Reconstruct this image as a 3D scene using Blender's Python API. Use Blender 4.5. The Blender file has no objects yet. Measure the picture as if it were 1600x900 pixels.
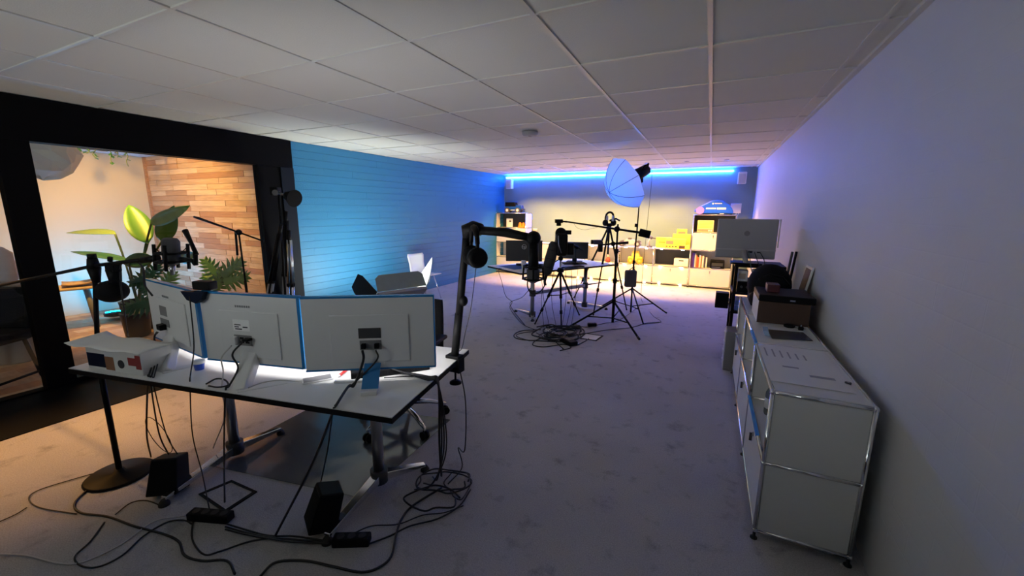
import bpy, bmesh, math, random
from math import sin, cos, pi, radians, sqrt
from mathutils import Vector, Matrix

# ------------------------------------------------------------------ camera
scene = bpy.context.scene
COL = scene.collection
F_PX = 639.0
YAW, PITCH, ROLL = radians(25.53), radians(10.74), radians(0.36)
CAM = Vector((0.0, 0.0, 1.545))
_f = Vector((-sin(YAW)*cos(PITCH), cos(YAW)*cos(PITCH), -sin(PITCH)))
_r = Vector((cos(YAW), sin(YAW), 0.0))
_u = _r.cross(_f)
CR = _r*cos(ROLL) + _u*sin(ROLL)
CU = -_r*sin(ROLL) + _u*cos(ROLL)
CF = _f
cd = bpy.data.cameras.new('camera')
cd.sensor_width = 36.0
cd.lens = F_PX/1600.0*36.0
cd.clip_start = 0.05
cam = bpy.data.objects.new('camera', cd)
COL.objects.link(cam)
cam.matrix_world = Matrix(((CR.x, CU.x, -CF.x, CAM.x), (CR.y, CU.y, -CF.y, CAM.y),
                           (CR.z, CU.z, -CF.z, CAM.z), (0, 0, 0, 1)))
scene.camera = cam

# ------------------------------------------------------------------ world, exposure
world = bpy.data.worlds.new('world'); scene.world = world
world.use_nodes = True
world.node_tree.nodes['Background'].inputs[0].default_value = (0.010, 0.011, 0.014, 1)
world.node_tree.nodes['Background'].inputs[1].default_value = 1.0
vs = scene.view_settings
vs.view_transform = 'Standard'
vs.look = 'None'
vs.gamma = 1.0
vs.use_curve_mapping = False
vs.exposure = 1.28

# room dimensions (metres)
ZC = 2.41; XR = 0.75; XL = -5.03; YB = 9.54; YF = -2.4

def light(kind, name, loc, power, color, aim=None, **kw):
    d = bpy.data.lights.new(name, kind); d.energy = power; d.color = color
    for k, v_ in kw.items(): setattr(d, k, v_)
    o = bpy.data.objects.new(name, d); COL.objects.link(o); o.location = loc
    if aim is not None:
        o.rotation_euler = (Vector(aim)-Vector(loc)).to_track_quat('-Z', 'Y').to_euler()
    return o

WARM = (1.0, 0.54, 0.15); WARM2 = (1.0, 0.53, 0.09); WARM3 = (1.0, 0.44, 0.10)
# recessed wall washers close to the back wall
WASH = [(-3.87, 8.08), (-3.2, 8.08), (-2.52, 8.08), (-1.83, 8.08), (-1.14, 8.08), (-0.46, 8.08), (0.16, 8.08)]
for wx, wy in WASH:
    light('SPOT', 'wall_washer_light', (wx, wy, ZC-0.03), 98 if wx < 0 else 75, WARM, (wx, wy+1.05, 0.35),
          spot_size=radians(90 if wx < 0 else 70), spot_blend=0.45, shadow_soft_size=0.03)
# warm spots in the room behind the glass
light('SPOT', 'studio_spot_light', (-6.5, 2.05, 2.28), 105, WARM2, (-7.2, 3.3, 1.0),
      spot_size=radians(140), spot_blend=0.7, shadow_soft_size=0.06)
TRACK = [(0.45, 0.75), (1.0, 1.05), (1.75, 1.75), (2.45, 2.45)]
for y0, y1 in TRACK:
    light('SPOT', 'track_spot_light', (-5.36, y0, 2.19), 88, WARM3, (-3.82, y1, 0.0),
          spot_size=radians(38), spot_blend=0.9, shadow_soft_size=0.04)

# ------------------------------------------------------------------ helpers
def ray(x, y): return CR*((x-800)/F_PX) + CU*((450-y)/F_PX) + CF
def oz(x, y, z): d = ray(x, y); return CAM + d*((z-CAM.z)/d.z)
def oy(x, y, Y): d = ray(x, y); return CAM + d*(Y/d.y)
def ox(x, y, X): d = ray(x, y); return CAM + d*(X/d.x)
def V(*a): return Vector(a)

def s2l(c):
    return tuple(((x/12.92) if x <= 0.04045 else ((x+0.055)/1.055)**2.4) for x in c)
def hexc(h): return s2l([int(h[i:i+2], 16)/255 for i in (0, 2, 4)])

MATS = {}
def mat(name, col, rough=0.5, metal=0.0, emit=None, es=0.0, var=0.0, vscale=8.0, bump=0.0, bscale=60.0,
        spec=0.5, coat=0.0, alpha=None, trans=0.0, sheen=0.0):
    if name in MATS: return MATS[name]
    if isinstance(col, str): col = hexc(col)
    m = bpy.data.materials.new(name); m.use_nodes = True
    nt = m.node_tree; b = nt.nodes['Principled BSDF']
    b.inputs['Base Color'].default_value = (*col, 1)
    b.inputs['Roughness'].default_value = rough
    b.inputs['Metallic'].default_value = metal
    b.inputs['Specular IOR Level'].default_value = spec
    b.inputs['Coat Weight'].default_value = coat
    b.inputs['Transmission Weight'].default_value = trans
    b.inputs['Sheen Weight'].default_value = sheen
    if emit is not None:
        b.inputs['Emission Color'].default_value = (*emit, 1)
        b.inputs['Emission Strength'].default_value = es
    tc = None
    if var > 0 or bump > 0:
        tc = nt.nodes.new('ShaderNodeTexCoord')
    if var > 0:
        n = nt.nodes.new('ShaderNodeTexNoise'); n.inputs['Scale'].default_value = vscale
        n.inputs['Detail'].default_value = 4
        nt.links.new(tc.outputs['Object'], n.inputs['Vector'])
        mx = nt.nodes.new('ShaderNodeMix'); mx.data_type = 'RGBA'
        mx.inputs[6].default_value = (*[c*(1-var) for c in col], 1)
        mx.inputs[7].default_value = (*[min(1, c*(1+var)) for c in col], 1)
        nt.links.new(n.outputs['Fac'], mx.inputs[0])
        nt.links.new(mx.outputs[2], b.inputs['Base Color'])
    if bump > 0:
        n2 = nt.nodes.new('ShaderNodeTexNoise'); n2.inputs['Scale'].default_value = bscale
        n2.inputs['Detail'].default_value = 3
        nt.links.new(tc.outputs['Object'], n2.inputs['Vector'])
        bp = nt.nodes.new('ShaderNodeBump'); bp.inputs['Strength'].default_value = bump
        bp.inputs['Distance'].default_value = 0.01
        nt.links.new(n2.outputs['Fac'], bp.inputs['Height'])
        nt.links.new(bp.outputs['Normal'], b.inputs['Normal'])
    MATS[name] = m
    return m

def glass_mat(name='pane_glass', tint=(0.93, 0.96, 0.96), ior=1.5):
    if name in MATS: return MATS[name]
    m = bpy.data.materials.new(name); m.use_nodes = True; nt = m.node_tree
    for n in list(nt.nodes): nt.nodes.remove(n)
    out = nt.nodes.new('ShaderNodeOutputMaterial'); mx = nt.nodes.new('ShaderNodeMixShader')
    tr = nt.nodes.new('ShaderNodeBsdfTransparent'); gl = nt.nodes.new('ShaderNodeBsdfGlossy')
    lw = nt.nodes.new('ShaderNodeLayerWeight'); lw.inputs[0].default_value = 0.5
    pw_ = nt.nodes.new('ShaderNodeMath'); pw_.operation = 'POWER'; pw_.inputs[1].default_value = 4.0
    fr = nt.nodes.new('ShaderNodeMath'); fr.operation = 'MULTIPLY_ADD'; fr.inputs[1].default_value = 0.7; fr.inputs[2].default_value = 0.03
    nt.links.new(lw.outputs['Facing'], pw_.inputs[0]); nt.links.new(pw_.outputs[0], fr.inputs[0])
    tr.inputs[0].default_value = (*tint, 1); gl.inputs['Roughness'].default_value = 0.02
    nt.links.new(fr.outputs[0], mx.inputs[0]); nt.links.new(tr.outputs[0], mx.inputs[1])
    nt.links.new(gl.outputs[0], mx.inputs[2]); nt.links.new(mx.outputs[0], out.inputs[0])
    MATS[name] = m; return m

WM = {}
def wmat(o): return WM.get(o.name, Matrix.Identity(4))

class MB:
    """collects shapes given in world coordinates"""
    def __init__(s): s.v = []; s.f = []; s.sm = []
    def add(s, vs_, fs, smooth=False):
        o = len(s.v); s.v += [Vector(p) for p in vs_]
        for f in fs: s.f.append([i+o for i in f]); s.sm.append(smooth)
        return s
    def obox(s, o, a, b, c):
        o, a, b, c = Vector(o), Vector(a), Vector(b), Vector(c)
        if a.cross(b).dot(c) < 0: a, b = b, a
        p = [o, o+a, o+a+b, o+b, o+c, o+a+c, o+a+b+c, o+b+c]
        return s.add(p, [(3, 2, 1, 0), (4, 5, 6, 7), (0, 1, 5, 4), (1, 2, 6, 5), (2, 3, 7, 6), (3, 0, 4, 7)])
    def box(s, lo, hi):
        return s.obox(lo, (hi[0]-lo[0], 0, 0), (0, hi[1]-lo[1], 0), (0, 0, hi[2]-lo[2]))
    def cbox(s, c, size, rz=0.0, M=None):
        R = M if M is not None else Matrix.Rotation(rz, 3, 'Z')
        a, b, d = R@Vector((size[0], 0, 0)), R@Vector((0, size[1], 0)), R@Vector((0, 0, size[2]))
        return s.obox(Vector(c)-(a+b+d)/2, a, b, d)
    def cyl(s, p0, p1, r0, r1=None, n=12, cap=True):
        r1 = r0 if r1 is None else r1
        p0, p1 = Vector(p0), Vector(p1); ax = (p1-p0).normalized()
        t = ax.orthogonal().normalized(); b = ax.cross(t)
        vs_ = []
        for p, r in ((p0, r0), (p1, r1)):
            for i in range(n):
                a = 2*pi*i/n; vs_.append(p+t*(r*cos(a))+b*(r*sin(a)))
        o = len(s.v); s.v += vs_
        for i in range(n):
            j = (i+1) % n; s.f.append([o+i, o+j, o+n+j, o+n+i]); s.sm.append(True)
        if cap:
            s.f.append([o+i for i in range(n-1, -1, -1)]); s.sm.append(False)
            s.f.append([o+n+i for i in range(n)]); s.sm.append(False)
        return s
    def tube(s, pts, r, n=6, cap=True):
        pts = [Vector(p) for p in pts]
        m = len(pts); o = len(s.v); rr = r if isinstance(r, (list, tuple)) else [r]*m
        tprev = None; up = None
        for k in range(m):
            d = (pts[min(k+1, m-1)]-pts[max(k-1, 0)])
            d = d.normalized() if d.length > 1e-9 else Vector((0, 0, 1))
            if up is None: up = d.orthogonal().normalized()
            up = (up-d*up.dot(d))
            up = up.normalized() if up.length > 1e-6 else d.orthogonal().normalized()
            b = d.cross(up)
            for i in range(n):
                a = 2*pi*i/n; s.v.append(pts[k]+up*(rr[k]*cos(a))+b*(rr[k]*sin(a)))
        for k in range(m-1):
            for i in range(n):
                j = (i+1) % n
                s.f.append([o+k*n+i, o+k*n+j, o+(k+1)*n+j, o+(k+1)*n+i]); s.sm.append(True)
        if cap:
            s.f.append([o+i for i in range(n-1, -1, -1)]); s.sm.append(False)
            s.f.append([o+(m-1)*n+i for i in range(n)]); s.sm.append(False)
        return s
    def lathe(s, base, prof, n=20, axis=(0, 0, 1)):
        base = Vector(base); ax = Vector(axis).normalized(); t = ax.orthogonal().normalized(); b = ax.cross(t)
        o = len(s.v); m = len(prof)
        for r, h in prof:
            for i in range(n):
                a = 2*pi*i/n; s.v.append(base+ax*h+t*(r*cos(a))+b*(r*sin(a)))
        for k in range(m-1):
            for i in range(n):
                j = (i+1) % n
                s.f.append([o+k*n+i, o+k*n+j, o+(k+1)*n+j, o+(k+1)*n+i]); s.sm.append(True)
        s.f.append([o+i for i in range(n-1, -1, -1)]); s.sm.append(False)
        s.f.append([o+(m-1)*n+i for i in range(n)]); s.sm.append(False)
        return s
    def sph(s, c, r, n=14, m=9, sc=(1, 1, 1), M=None):
        c = Vector(c); prof = []
        o = len(s.v)
        for k in range(m+1):
            th = pi*k/m
            for i in range(n):
                a = 2*pi*i/n
                p = Vector((r*sin(th)*cos(a)*sc[0], r*sin(th)*sin(a)*sc[1], r*cos(th)*sc[2]))
                if M is not None: p = M@p
                s.v.append(c+p)
        for k in range(m):
            for i in range(n):
                j = (i+1) % n
                s.f.append([o+k*n+i, o+(k+1)*n+i, o+(k+1)*n+j, o+k*n+j]); s.sm.append(True)
        return s
    def prism(s, poly, ext):
        """poly: list of 3D points (planar), ext: extrusion vector"""
        poly = [Vector(p) for p in poly]; ext = Vector(ext); n = len(poly)
        nr = Vector((0, 0, 0))
        for i in range(n): nr += poly[i].cross(poly[(i+1) % n])
        if nr.dot(ext) < 0: poly = poly[::-1]
        fs = [list(range(n-1, -1, -1)), list(range(n, 2*n))]
        for i in range(n):
            j = (i+1) % n; fs.append([i, j, n+j, n+i])
        return s.add(poly+[p+ext for p in poly], fs)
    def build(s, name, m, parent=None, bevel=0.0, solid=0.0, origin=None):
        me = bpy.data.meshes.new(name)
        W = wmat(parent) if parent is not None else Matrix.Identity(4)
        if origin is not None and parent is None:
            W = Matrix.Translation(Vector(origin))
        Wi = W.inverted()
        me.from_pydata([Wi@p for p in s.v], [], s.f)
        me.validate()
        for p, q in zip(me.polygons, s.sm): p.use_smooth = q
        me.update()
        bm = bmesh.new(); bm.from_mesh(me)
        bmesh.ops.recalc_face_normals(bm, faces=bm.faces)
        bm.to_mesh(me); bm.free()
        o = bpy.data.objects.new(name, me); COL.objects.link(o)
        if isinstance(m, str): m = MATS[m]
        me.materials.append(m)
        if parent is not None:
            o.parent = parent; WM[o.name] = W
        elif origin is not None:
            o.location = origin; WM[o.name] = W
        if bevel > 0:
            md = o.modifiers.new('bevel', 'BEVEL'); md.width = bevel; md.segments = 2; md.limit_method = 'ANGLE'
        if solid > 0:
            md = o.modifiers.new('solid', 'SOLIDIFY'); md.thickness = solid; md.offset = 0
        return o

def thing(name, label, cat, loc=(0, 0, 0), rz=0.0, group=None):
    o = bpy.data.objects.new(name, None); COL.objects.link(o)
    o.empty_display_size = 0.05
    o.location = loc; o.rotation_euler = (0, 0, rz)
    WM[o.name] = Matrix.Translation(Vector(loc))@Matrix.Rotation(rz, 4, 'Z')
    o['label'] = label; o['category'] = cat
    if group: o['group'] = group
    return o
def tag(o, label, cat, group=None):
    o['label'] = label; o['category'] = cat
    if group: o['group'] = group
    return o
def struct(o, label=None):
    o['kind'] = 'structure'
    if label: o['label'] = label
    return o
def bez(pts, k=8):
    """Catmull-Rom through points"""
    pts = [Vector(p) for p in pts]
    if len(pts) < 3: return pts
    P = [pts[0]*2-pts[1]]+pts+[pts[-1]*2-pts[-2]]
    out = []
    for i in range(1, len(P)-2):
        for j in range(k):
            t = j/k; a, b, c, d = P[i-1], P[i], P[i+1], P[i+2]
            out.append(0.5*((2*b)+(c-a)*t+(2*a-5*b+4*c-d)*t*t+(3*b-a-3*c+d)*t**3))
    out.append(pts[-1])
    return out
def text_part(name, body, size, M, m, parent, ext=0.0006, bold=False):
    """text as a mesh; M maps local xy plane text to world"""
    cu = bpy.data.curves.new(name, 'FONT'); cu.body = body; cu.size = size; cu.extrude = ext
    cu.align_x = 'CENTER'; cu.align_y = 'CENTER'; cu.resolution_u = 2
    tmp = bpy.data.objects.new(name, cu); COL.objects.link(tmp)
    dg = bpy.context.evaluated_depsgraph_get(); dg.update()
    me = bpy.data.meshes.new_from_object(tmp.evaluated_get(dg))
    bpy.data.objects.remove(tmp); bpy.data.curves.remove(cu)
    W = wmat(parent)
    me.transform(W.inverted()@M)
    o = bpy.data.objects.new(name, me); COL.objects.link(o); o.parent = parent; WM[o.name] = W
    me.materials.clear(); me.materials.append(MATS[m] if isinstance(m, str) else m)
    return o
def frame(o, x, y):
    """4x4 with origin o, axes x,y"""
    x = Vector(x).normalized(); y = Vector(y); y = (y-x*y.dot(x)).normalized(); z = x.cross(y)
    return Matrix(((x.x, y.x, z.x, o[0]), (x.y, y.y, z.y, o[1]), (x.z, y.z, z.z, o[2]), (0, 0, 0, 1)))

# ------------------------------------------------------------------ materials
mat('black', (0.005, 0.005, 0.006), 0.5, spec=0.12)
mat('black_soft', (0.006, 0.006, 0.007), 0.85, spec=0.15, bump=0.3, bscale=120)
mat('black_frame', (0.0025, 0.0025, 0.003), 0.6, spec=0.06)
mat('rubber', (0.012, 0.012, 0.012), 0.7)
mat('cable_black', (0.010, 0.010, 0.011), 0.55)
mat('cable_white', (0.55, 0.54, 0.52), 0.5)
mat('chrome', (0.75, 0.76, 0.78), 0.14, 1.0)
mat('steel', (0.42, 0.43, 0.45), 0.3, 1.0)
mat('white_metal', (0.70, 0.70, 0.68), 0.42, var=0.03, vscale=3)
mat('white_plastic', (0.72, 0.72, 0.72), 0.4)
mat('white_desk', (0.80, 0.80, 0.79), 0.32, var=0.03, vscale=5)
mat('grey_plastic', (0.20, 0.20, 0.21), 0.45)
mat('dark_grey', (0.05, 0.05, 0.055), 0.5)
mat('blue_film', (0.02, 0.20, 0.50), 0.25)
mat('navy_plastic', (0.003, 0.008, 0.028), 0.45, spec=0.15)
mat('paper', (0.75, 0.75, 0.74), 0.7, var=0.04, vscale=4)
mat('ink', (0.03, 0.03, 0.04), 0.8)
mat('wood_box', (0.065, 0.034, 0.022), 0.6, var=0.25, vscale=6)
pane_glass = glass_mat()

def carpet_mat():
    m = bpy.data.materials.new('carpet'); m.use_nodes = True; nt = m.node_tree; b = nt.nodes['Principled BSDF']
    tc = nt.nodes.new('ShaderNodeTexCoord')
    def noise(sc, det, rough=0.6):
        n = nt.nodes.new('ShaderNodeTexNoise'); n.inputs['Scale'].default_value = sc
        n.inputs['Detail'].default_value = det; n.inputs['Roughness'].default_value = rough
        nt.links.new(tc.outputs['Object'], n.inputs['Vector']); return n
    n1 = noise(160, 2); n2 = noise(6.5, 5, 0.65); n3 = noise(0.9, 3)
    r = nt.nodes.new('ShaderNodeValToRGB')
    r.color_ramp.elements[0].position = 0.26; r.color_ramp.elements[0].color = (0.37, 0.355, 0.355, 1)
    r.color_ramp.elements[1].position = 0.44; r.color_ramp.elements[1].color = (0.61, 0.59, 0.59, 1)
    nt.links.new(n2.outputs['Fac'], r.inputs[0])
    mx = nt.nodes.new('ShaderNodeMix'); mx.data_type = 'RGBA'; mx.blend_type = 'MULTIPLY'
    mx.inputs[0].default_value = 0.55
    r2 = nt.nodes.new('ShaderNodeValToRGB')
    r2.color_ramp.elements[0].position = 0.3; r2.color_ramp.elements[0].color = (0.6, 0.6, 0.6, 1)
    r2.color_ramp.elements[1].position = 0.75; r2.color_ramp.elements[1].color = (1.25, 1.25, 1.25, 1)
    nt.links.new(n1.outputs['Fac'], r2.inputs[0])
    nt.links.new(r.outputs[0], mx.inputs[6]); nt.links.new(r2.outputs[0], mx.inputs[7])
    mx2 = nt.nodes.new('ShaderNodeMix'); mx2.data_type = 'RGBA'; mx2.blend_type = 'MULTIPLY'
    mx2.inputs[0].default_value = 0.4
    nt.links.new(mx.outputs[2], mx2.inputs[6]); nt.links.new(n3.outputs['Fac'], mx2.inputs[7])
    nt.links.new(mx2.outputs[2], b.inputs['Base Color'])
    b.inputs['Roughness'].default_value = 0.95; b.inputs['Specular IOR Level'].default_value = 0.15
    bp = nt.nodes.new('ShaderNodeBump'); bp.inputs['Strength'].default_value = 0.5; bp.inputs['Distance'].default_value = 0.008
    nt.links.new(n1.outputs['Fac'], bp.inputs['Height']); nt.links.new(bp.outputs['Normal'], b.inputs['Normal'])
    MATS['carpet'] = m
carpet_mat()

def brick_mat(name, col, axis, strength=0.25):
    """painted brickwork: faint courses in relief; axis = horizontal axis of the wall"""
    m = bpy.data.materials.new(name); m.use_nodes = True; nt = m.node_tree; b = nt.nodes['Principled BSDF']
    tc = nt.nodes.new('ShaderNodeTexCoord'); sp = nt.nodes.new('ShaderNodeSeparateXYZ'); cb = nt.nodes.new('ShaderNodeCombineXYZ')
    nt.links.new(tc.outputs['Object'], sp.inputs[0])
    nt.links.new(sp.outputs['X' if axis == 'x' else 'Y'], cb.inputs['X']); nt.links.new(sp.outputs['Z'], cb.inputs['Y'])
    br = nt.nodes.new('ShaderNodeTexBrick')
    br.inputs['Scale'].default_value = 1.0; br.inputs['Mortar Size'].default_value = 0.004
    br.inputs['Mortar Smooth'].default_value = 0.6
    br.inputs['Brick Width'].default_value = 0.3; br.inputs['Row Height'].default_value = 0.1
    br.inputs['Color1'].default_value = (1, 1, 1, 1); br.inputs['Color2'].default_value = (0.85, 0.85, 0.85, 1)
    br.inputs['Mortar'].default_value = (0.2, 0.2, 0.2, 1)
    nt.links.new(cb.outputs[0], br.inputs['Vector'])
    n = nt.nodes.new('ShaderNodeTexNoise'); n.inputs['Scale'].default_value = 45; n.inputs['Detail'].default_value = 5
    nt.links.new(tc.outputs['Object'], n.inputs['Vector'])
    ad = nt.nodes.new('ShaderNodeMath'); ad.operation = 'MULTIPLY_ADD'; ad.inputs[1].default_value = 0.6
    nt.links.new(n.outputs['Fac'], ad.inputs[0]); nt.links.new(br.outputs['Color'], ad.inputs[2])
    bp = nt.nodes.new('ShaderNodeBump'); bp.inputs['Strength'].default_value = strength; bp.inputs['Distance'].default_value = 0.006
    nt.links.new(ad.outputs[0], bp.inputs['Height']); nt.links.new(bp.outputs['Normal'], b.inputs['Normal'])
    n2 = nt.nodes.new('ShaderNodeTexNoise'); n2.inputs['Scale'].default_value = 1.6; n2.inputs['Detail'].default_value = 4
    nt.links.new(tc.outputs['Object'], n2.inputs['Vector'])
    mx = nt.nodes.new('ShaderNodeMix'); mx.data_type = 'RGBA'
    mx.inputs[6].default_value = (*[c*0.92 for c in col], 1); mx.inputs[7].default_value = (*[min(1, c*1.05) for c in col], 1)
    nt.links.new(n2.outputs['Fac'], mx.inputs[0]); nt.links.new(mx.outputs[2], b.inputs['Base Color'])
    b.inputs['Roughness'].default_value = 0.6
    MATS[name] = m; return m
brick_mat('white_brick_y', (0.66, 0.66, 0.66), 'y', 0.12)
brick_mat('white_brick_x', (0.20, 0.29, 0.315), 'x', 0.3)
mat('blue_paint', (0.022, 0.175, 0.34), 0.5, var=0.06, vscale=3, bump=0.25, bscale=70)
mat('ceiling_tile', (0.66, 0.66, 0.63), 0.9, var=0.03, vscale=2, bump=0.15, bscale=180)
mat('ceiling_grid', (0.62, 0.61, 0.58), 0.4)
mat('dark_void', (0.02, 0.02, 0.02), 0.9)
mat('beige_wall', (0.60, 0.50, 0.35), 0.8, var=0.05, vscale=2)
mat('pale_wall', (0.60, 0.55, 0.55), 0.8)

# ------------------------------------------------------------------ shell
fl = MB().box((XL-0.02, YF, -0.1), (XR+0.1, YB+0.1, 0)).build('floor', 'carpet'); struct(fl, 'worn grey carpet floor with darker stains')
st = MB().box((XL-0.03, YF, 0.0), (-4.17, 3.76, 0.006)).build('trim_1', 'black_frame'); struct(st, 'black floor strip running along the glass partition')
wr = MB().box((XR, YF, 0), (XR+0.1, YB, ZC+0.2)).build('wall_right', 'white_brick_y'); struct(wr, 'white painted brick wall behind the white cabinets')
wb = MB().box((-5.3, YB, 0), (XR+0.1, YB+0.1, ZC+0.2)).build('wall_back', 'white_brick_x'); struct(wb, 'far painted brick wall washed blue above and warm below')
wf = MB().box((-9.0, YF-0.1, 0), (XR+0.1, YF, ZC+0.2)).build('wall_front', 'white_brick_x'); struct(wf)
dr1 = thing('fill_door_1', 'x', 'x', (-2.75, YF, 0)); del dr1['category']; dr1['label'] = 'added frosted glass door behind the viewer, glowing as fill light'; dr1['kind'] = 'structure'  # added unseen door; its glowing pane is fill light for the monitor backs
for x0, x1, z0, z1 in ((-3.30, -3.22, 0, 2.12), (-2.28, -2.20, 0, 2.12), (-3.22, -2.28, 2.04, 2.12), (-3.22, -2.28, 0, 0.08)):
    MB().box((x0, YF, z0), (x1, YF+0.05, z1)).build('door_frame', 'black_frame', dr1)
MB().box((-3.22, YF+0.01, 0.08), (-2.28, YF+0.025, 2.04)).build('fill_pane', mat('fill_glow', (0.8, 0.8, 0.8), 0.6, emit=(0.93, 1.0, 0.97), es=3.5), dr1)

# left wall of blue painted bricks
A0 = V(-5.02, 3.76, 0); B0 = V(-4.79, YB, 0)
wlen = (B0-A0).length; wang = math.atan2((B0-A0).y, (B0-A0).x)
wl = thing('wall_left', 'x', 'x', A0, wang); del wl['category']; wl['label'] = 'blue painted brick wall beside the glass partition'
wl['kind'] = 'structure'
Ml = WM[wl.name]
core = MB().add([Ml@V(x, y, z) for x in (0, wlen) for y in (0.012, 0.12) for z in (0, ZC+0.1)],
                [(0, 1, 3, 2), (4, 6, 7, 5), (0, 4, 5, 1), (2, 3, 7, 6), (0, 2, 6, 4), (1, 5, 7, 3)]).build('wall_core', 'blue_paint', wl)
random.seed(4)
def share_box(name, sx, sy, sz, m, cache={}):
    k = (name, round(sx, 4), round(sy, 4), round(sz, 4))
    if k not in cache:
        me = bpy.data.meshes.new(name)
        x, y, z = sx/2, sy/2, sz/2
        vs_ = [(-x, -y, -z), (x, -y, -z), (x, y, -z), (-x, y, -z), (-x, -y, z), (x, -y, z), (x, y, z), (-x, y, z)]
        me.from_pydata(vs_, [], [(3, 2, 1, 0), (4, 5, 6, 7), (0, 1, 5, 4), (1, 2, 6, 5), (2, 3, 7, 6), (3, 0, 4, 7)])
        me.materials.append(MATS[m] if isinstance(m, str) else m); cache[k] = me
    return cache[k]
def put(name, me, parent, loc, rot=None):
    o = bpy.data.objects.new(name, me); COL.objects.link(o); o.parent = parent; o.location = loc
    if rot: o.rotation_euler = rot
    return o
CH = 0.1005; BL = 0.5
for r in range(24):
    x = -BL*(0.5 if r % 2 else 0.0)
    while x < wlen-0.01:
        x0, x1 = max(0, x), min(wlen, x+BL)
        if x1-x0 > 0.03:
            me = share_box('brick', round(x1-x0-0.0004, 3), 0.03, CH-0.003, 'blue_paint')
            put('brick', me, wl, ((x0+x1)/2, 0.0155-random.random()**2*0.002, CH*(r+0.5)), (random.uniform(-0.016, 0.016), 0, random.uniform(-0.001, 0.001)))
        x += BL

# suspended ceiling: slab, tiles and grid bars
ce = MB().box((-9.0, YF, ZC+0.03), (XR+0.1, YB+0.1, ZC+0.12)).build('ceiling', 'dark_void'); struct(ce, 'suspended ceiling of square white mineral tiles in a metal grid')
TX = -0.079; TY = 1.88; TS = 0.72
xs = [XL-0.03]+[TX+TS*k for k in range(-6, 2) if XL < TX+TS*k < XR]+[XR]
ys = [YF]+[TY+TS*k for k in range(-6, 12) if YF+0.05 < TY+TS*k < YB-0.05]+[YB]
GW = 0.022
for i in range(len(xs)-1):
    for j in range(len(ys)-1):
        sx, sy = xs[i+1]-xs[i]-GW*0.6, ys[j+1]-ys[j]-GW*0.6
        if sx < 0.02 or sy < 0.02: continue
        me = share_box('ceiling_tile', round(sx, 3), round(sy, 3), 0.016, 'ceiling_tile')
        put('ceiling_tile', me, ce, ((xs[i]+xs[i+1])/2, (ys[j]+ys[j+1])/2, ZC+0.015+random.uniform(-0.0012, 0.0012)),
            (random.uniform(-0.0015, 0.0015), random.uniform(-0.0015, 0.0015), 0))
for x in xs[1:-1]:
    put('grid_bar', share_box('grid_bar', GW, YB-YF, 0.012, 'ceiling_grid'), ce, (x, (YB+YF)/2, ZC+0.006))
for y in ys[1:-1]:
    for i in range(len(xs)-1):
        put('grid_bar', share_box('grid_bar', round(xs[i+1]-xs[i]-GW, 3), GW*0.75, 0.012, 'ceiling_grid'), ce, ((xs[i]+xs[i+1])/2, y, ZC+0.0065))
put('wall_angle', share_box('wall_angle', 0.03, YB-YF, 0.02, 'ceiling_grid'), ce, (XR-0.015, (YB+YF)/2, ZC-0.002))

# glazed partition (black frame)
w1 = thing('window_1', 'x', 'x', (XL, 2.35, 0)); del w1['category']; w1['label'] = 'large black-framed glass pane to the warm lit studio room'; w1['kind'] = 'structure'
XG = XL-0.0
MB().box((XG-0.10, 1.25, 2.068), (XG+0.05, 3.76, ZC)).build('top_beam', 'black_frame', w1)
MB().box((XG-0.06, 1.245, 0), (XG+0.045, 1.43, 2.068)).build('stile', 'black_frame', w1)
MB().box((XG-0.05, 3.29, 0), (XG+0.04, 3.58, 2.068)).build('post', 'black_frame', w1)
MB().box((XG-0.05, 3.58, 0), (XG+0.06, 3.76, 2.068)).build('post', mat('blue_black', (0.004, 0.007, 0.012), 0.6, spec=0.15), w1)
MB().box((XG-0.06, 1.43, 0), (XG+0.04, 3.29, 0.05)).build('sill', 'black_frame', w1)
MB().box((XG-0.008, 1.43, 0.05), (XG+0.0, 3.29, 2.068)).build('pane', pane_glass, w1)
w2 = thing('window_2', 'x', 'x', (XL, 0.0, 0)); del w2['category']; w2['label'] = 'black-framed glass pane at the left picture edge'; w2['kind'] = 'structure'
MB().box((XG-0.10, YF, 2.068), (XG+0.05, 1.25, ZC)).build('top_beam', 'black_frame', w2)
MB().box((XG-0.06, YF, 0), (XG+0.04, 1.245, 0.02)).build('sill', 'black_frame', w2)
MB().box((XG-0.06, -0.75, 0.02), (XG+0.045, -0.6, 2.068)).build('stile', 'black_frame', w2)
MB().box((XG-0.008, -0.6, 0.02), (XG+0.0, 1.245, 2.068)).build('pane', pane_glass, w2)
MB().box((XG-0.06, YF, 0.02), (XG+0.045, -0.75, 2.068)).build('panel', 'black_frame', w2)

# ------------------------------------------------------------------ room behind the glass
XO = -8.28; YW = 3.62
wo = MB().box((XO-0.1, YF, 0), (XO, YW+0.1, ZC)).build('wall_studio', 'beige_wall'); struct(wo, 'plain beige wall behind the tall green plant')
oc = MB().box((XO, YF, ZC-0.06), (XL-0.05, YW, ZC-0.02)).build('ceiling_studio', 'pale_wall'); struct(oc)
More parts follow.
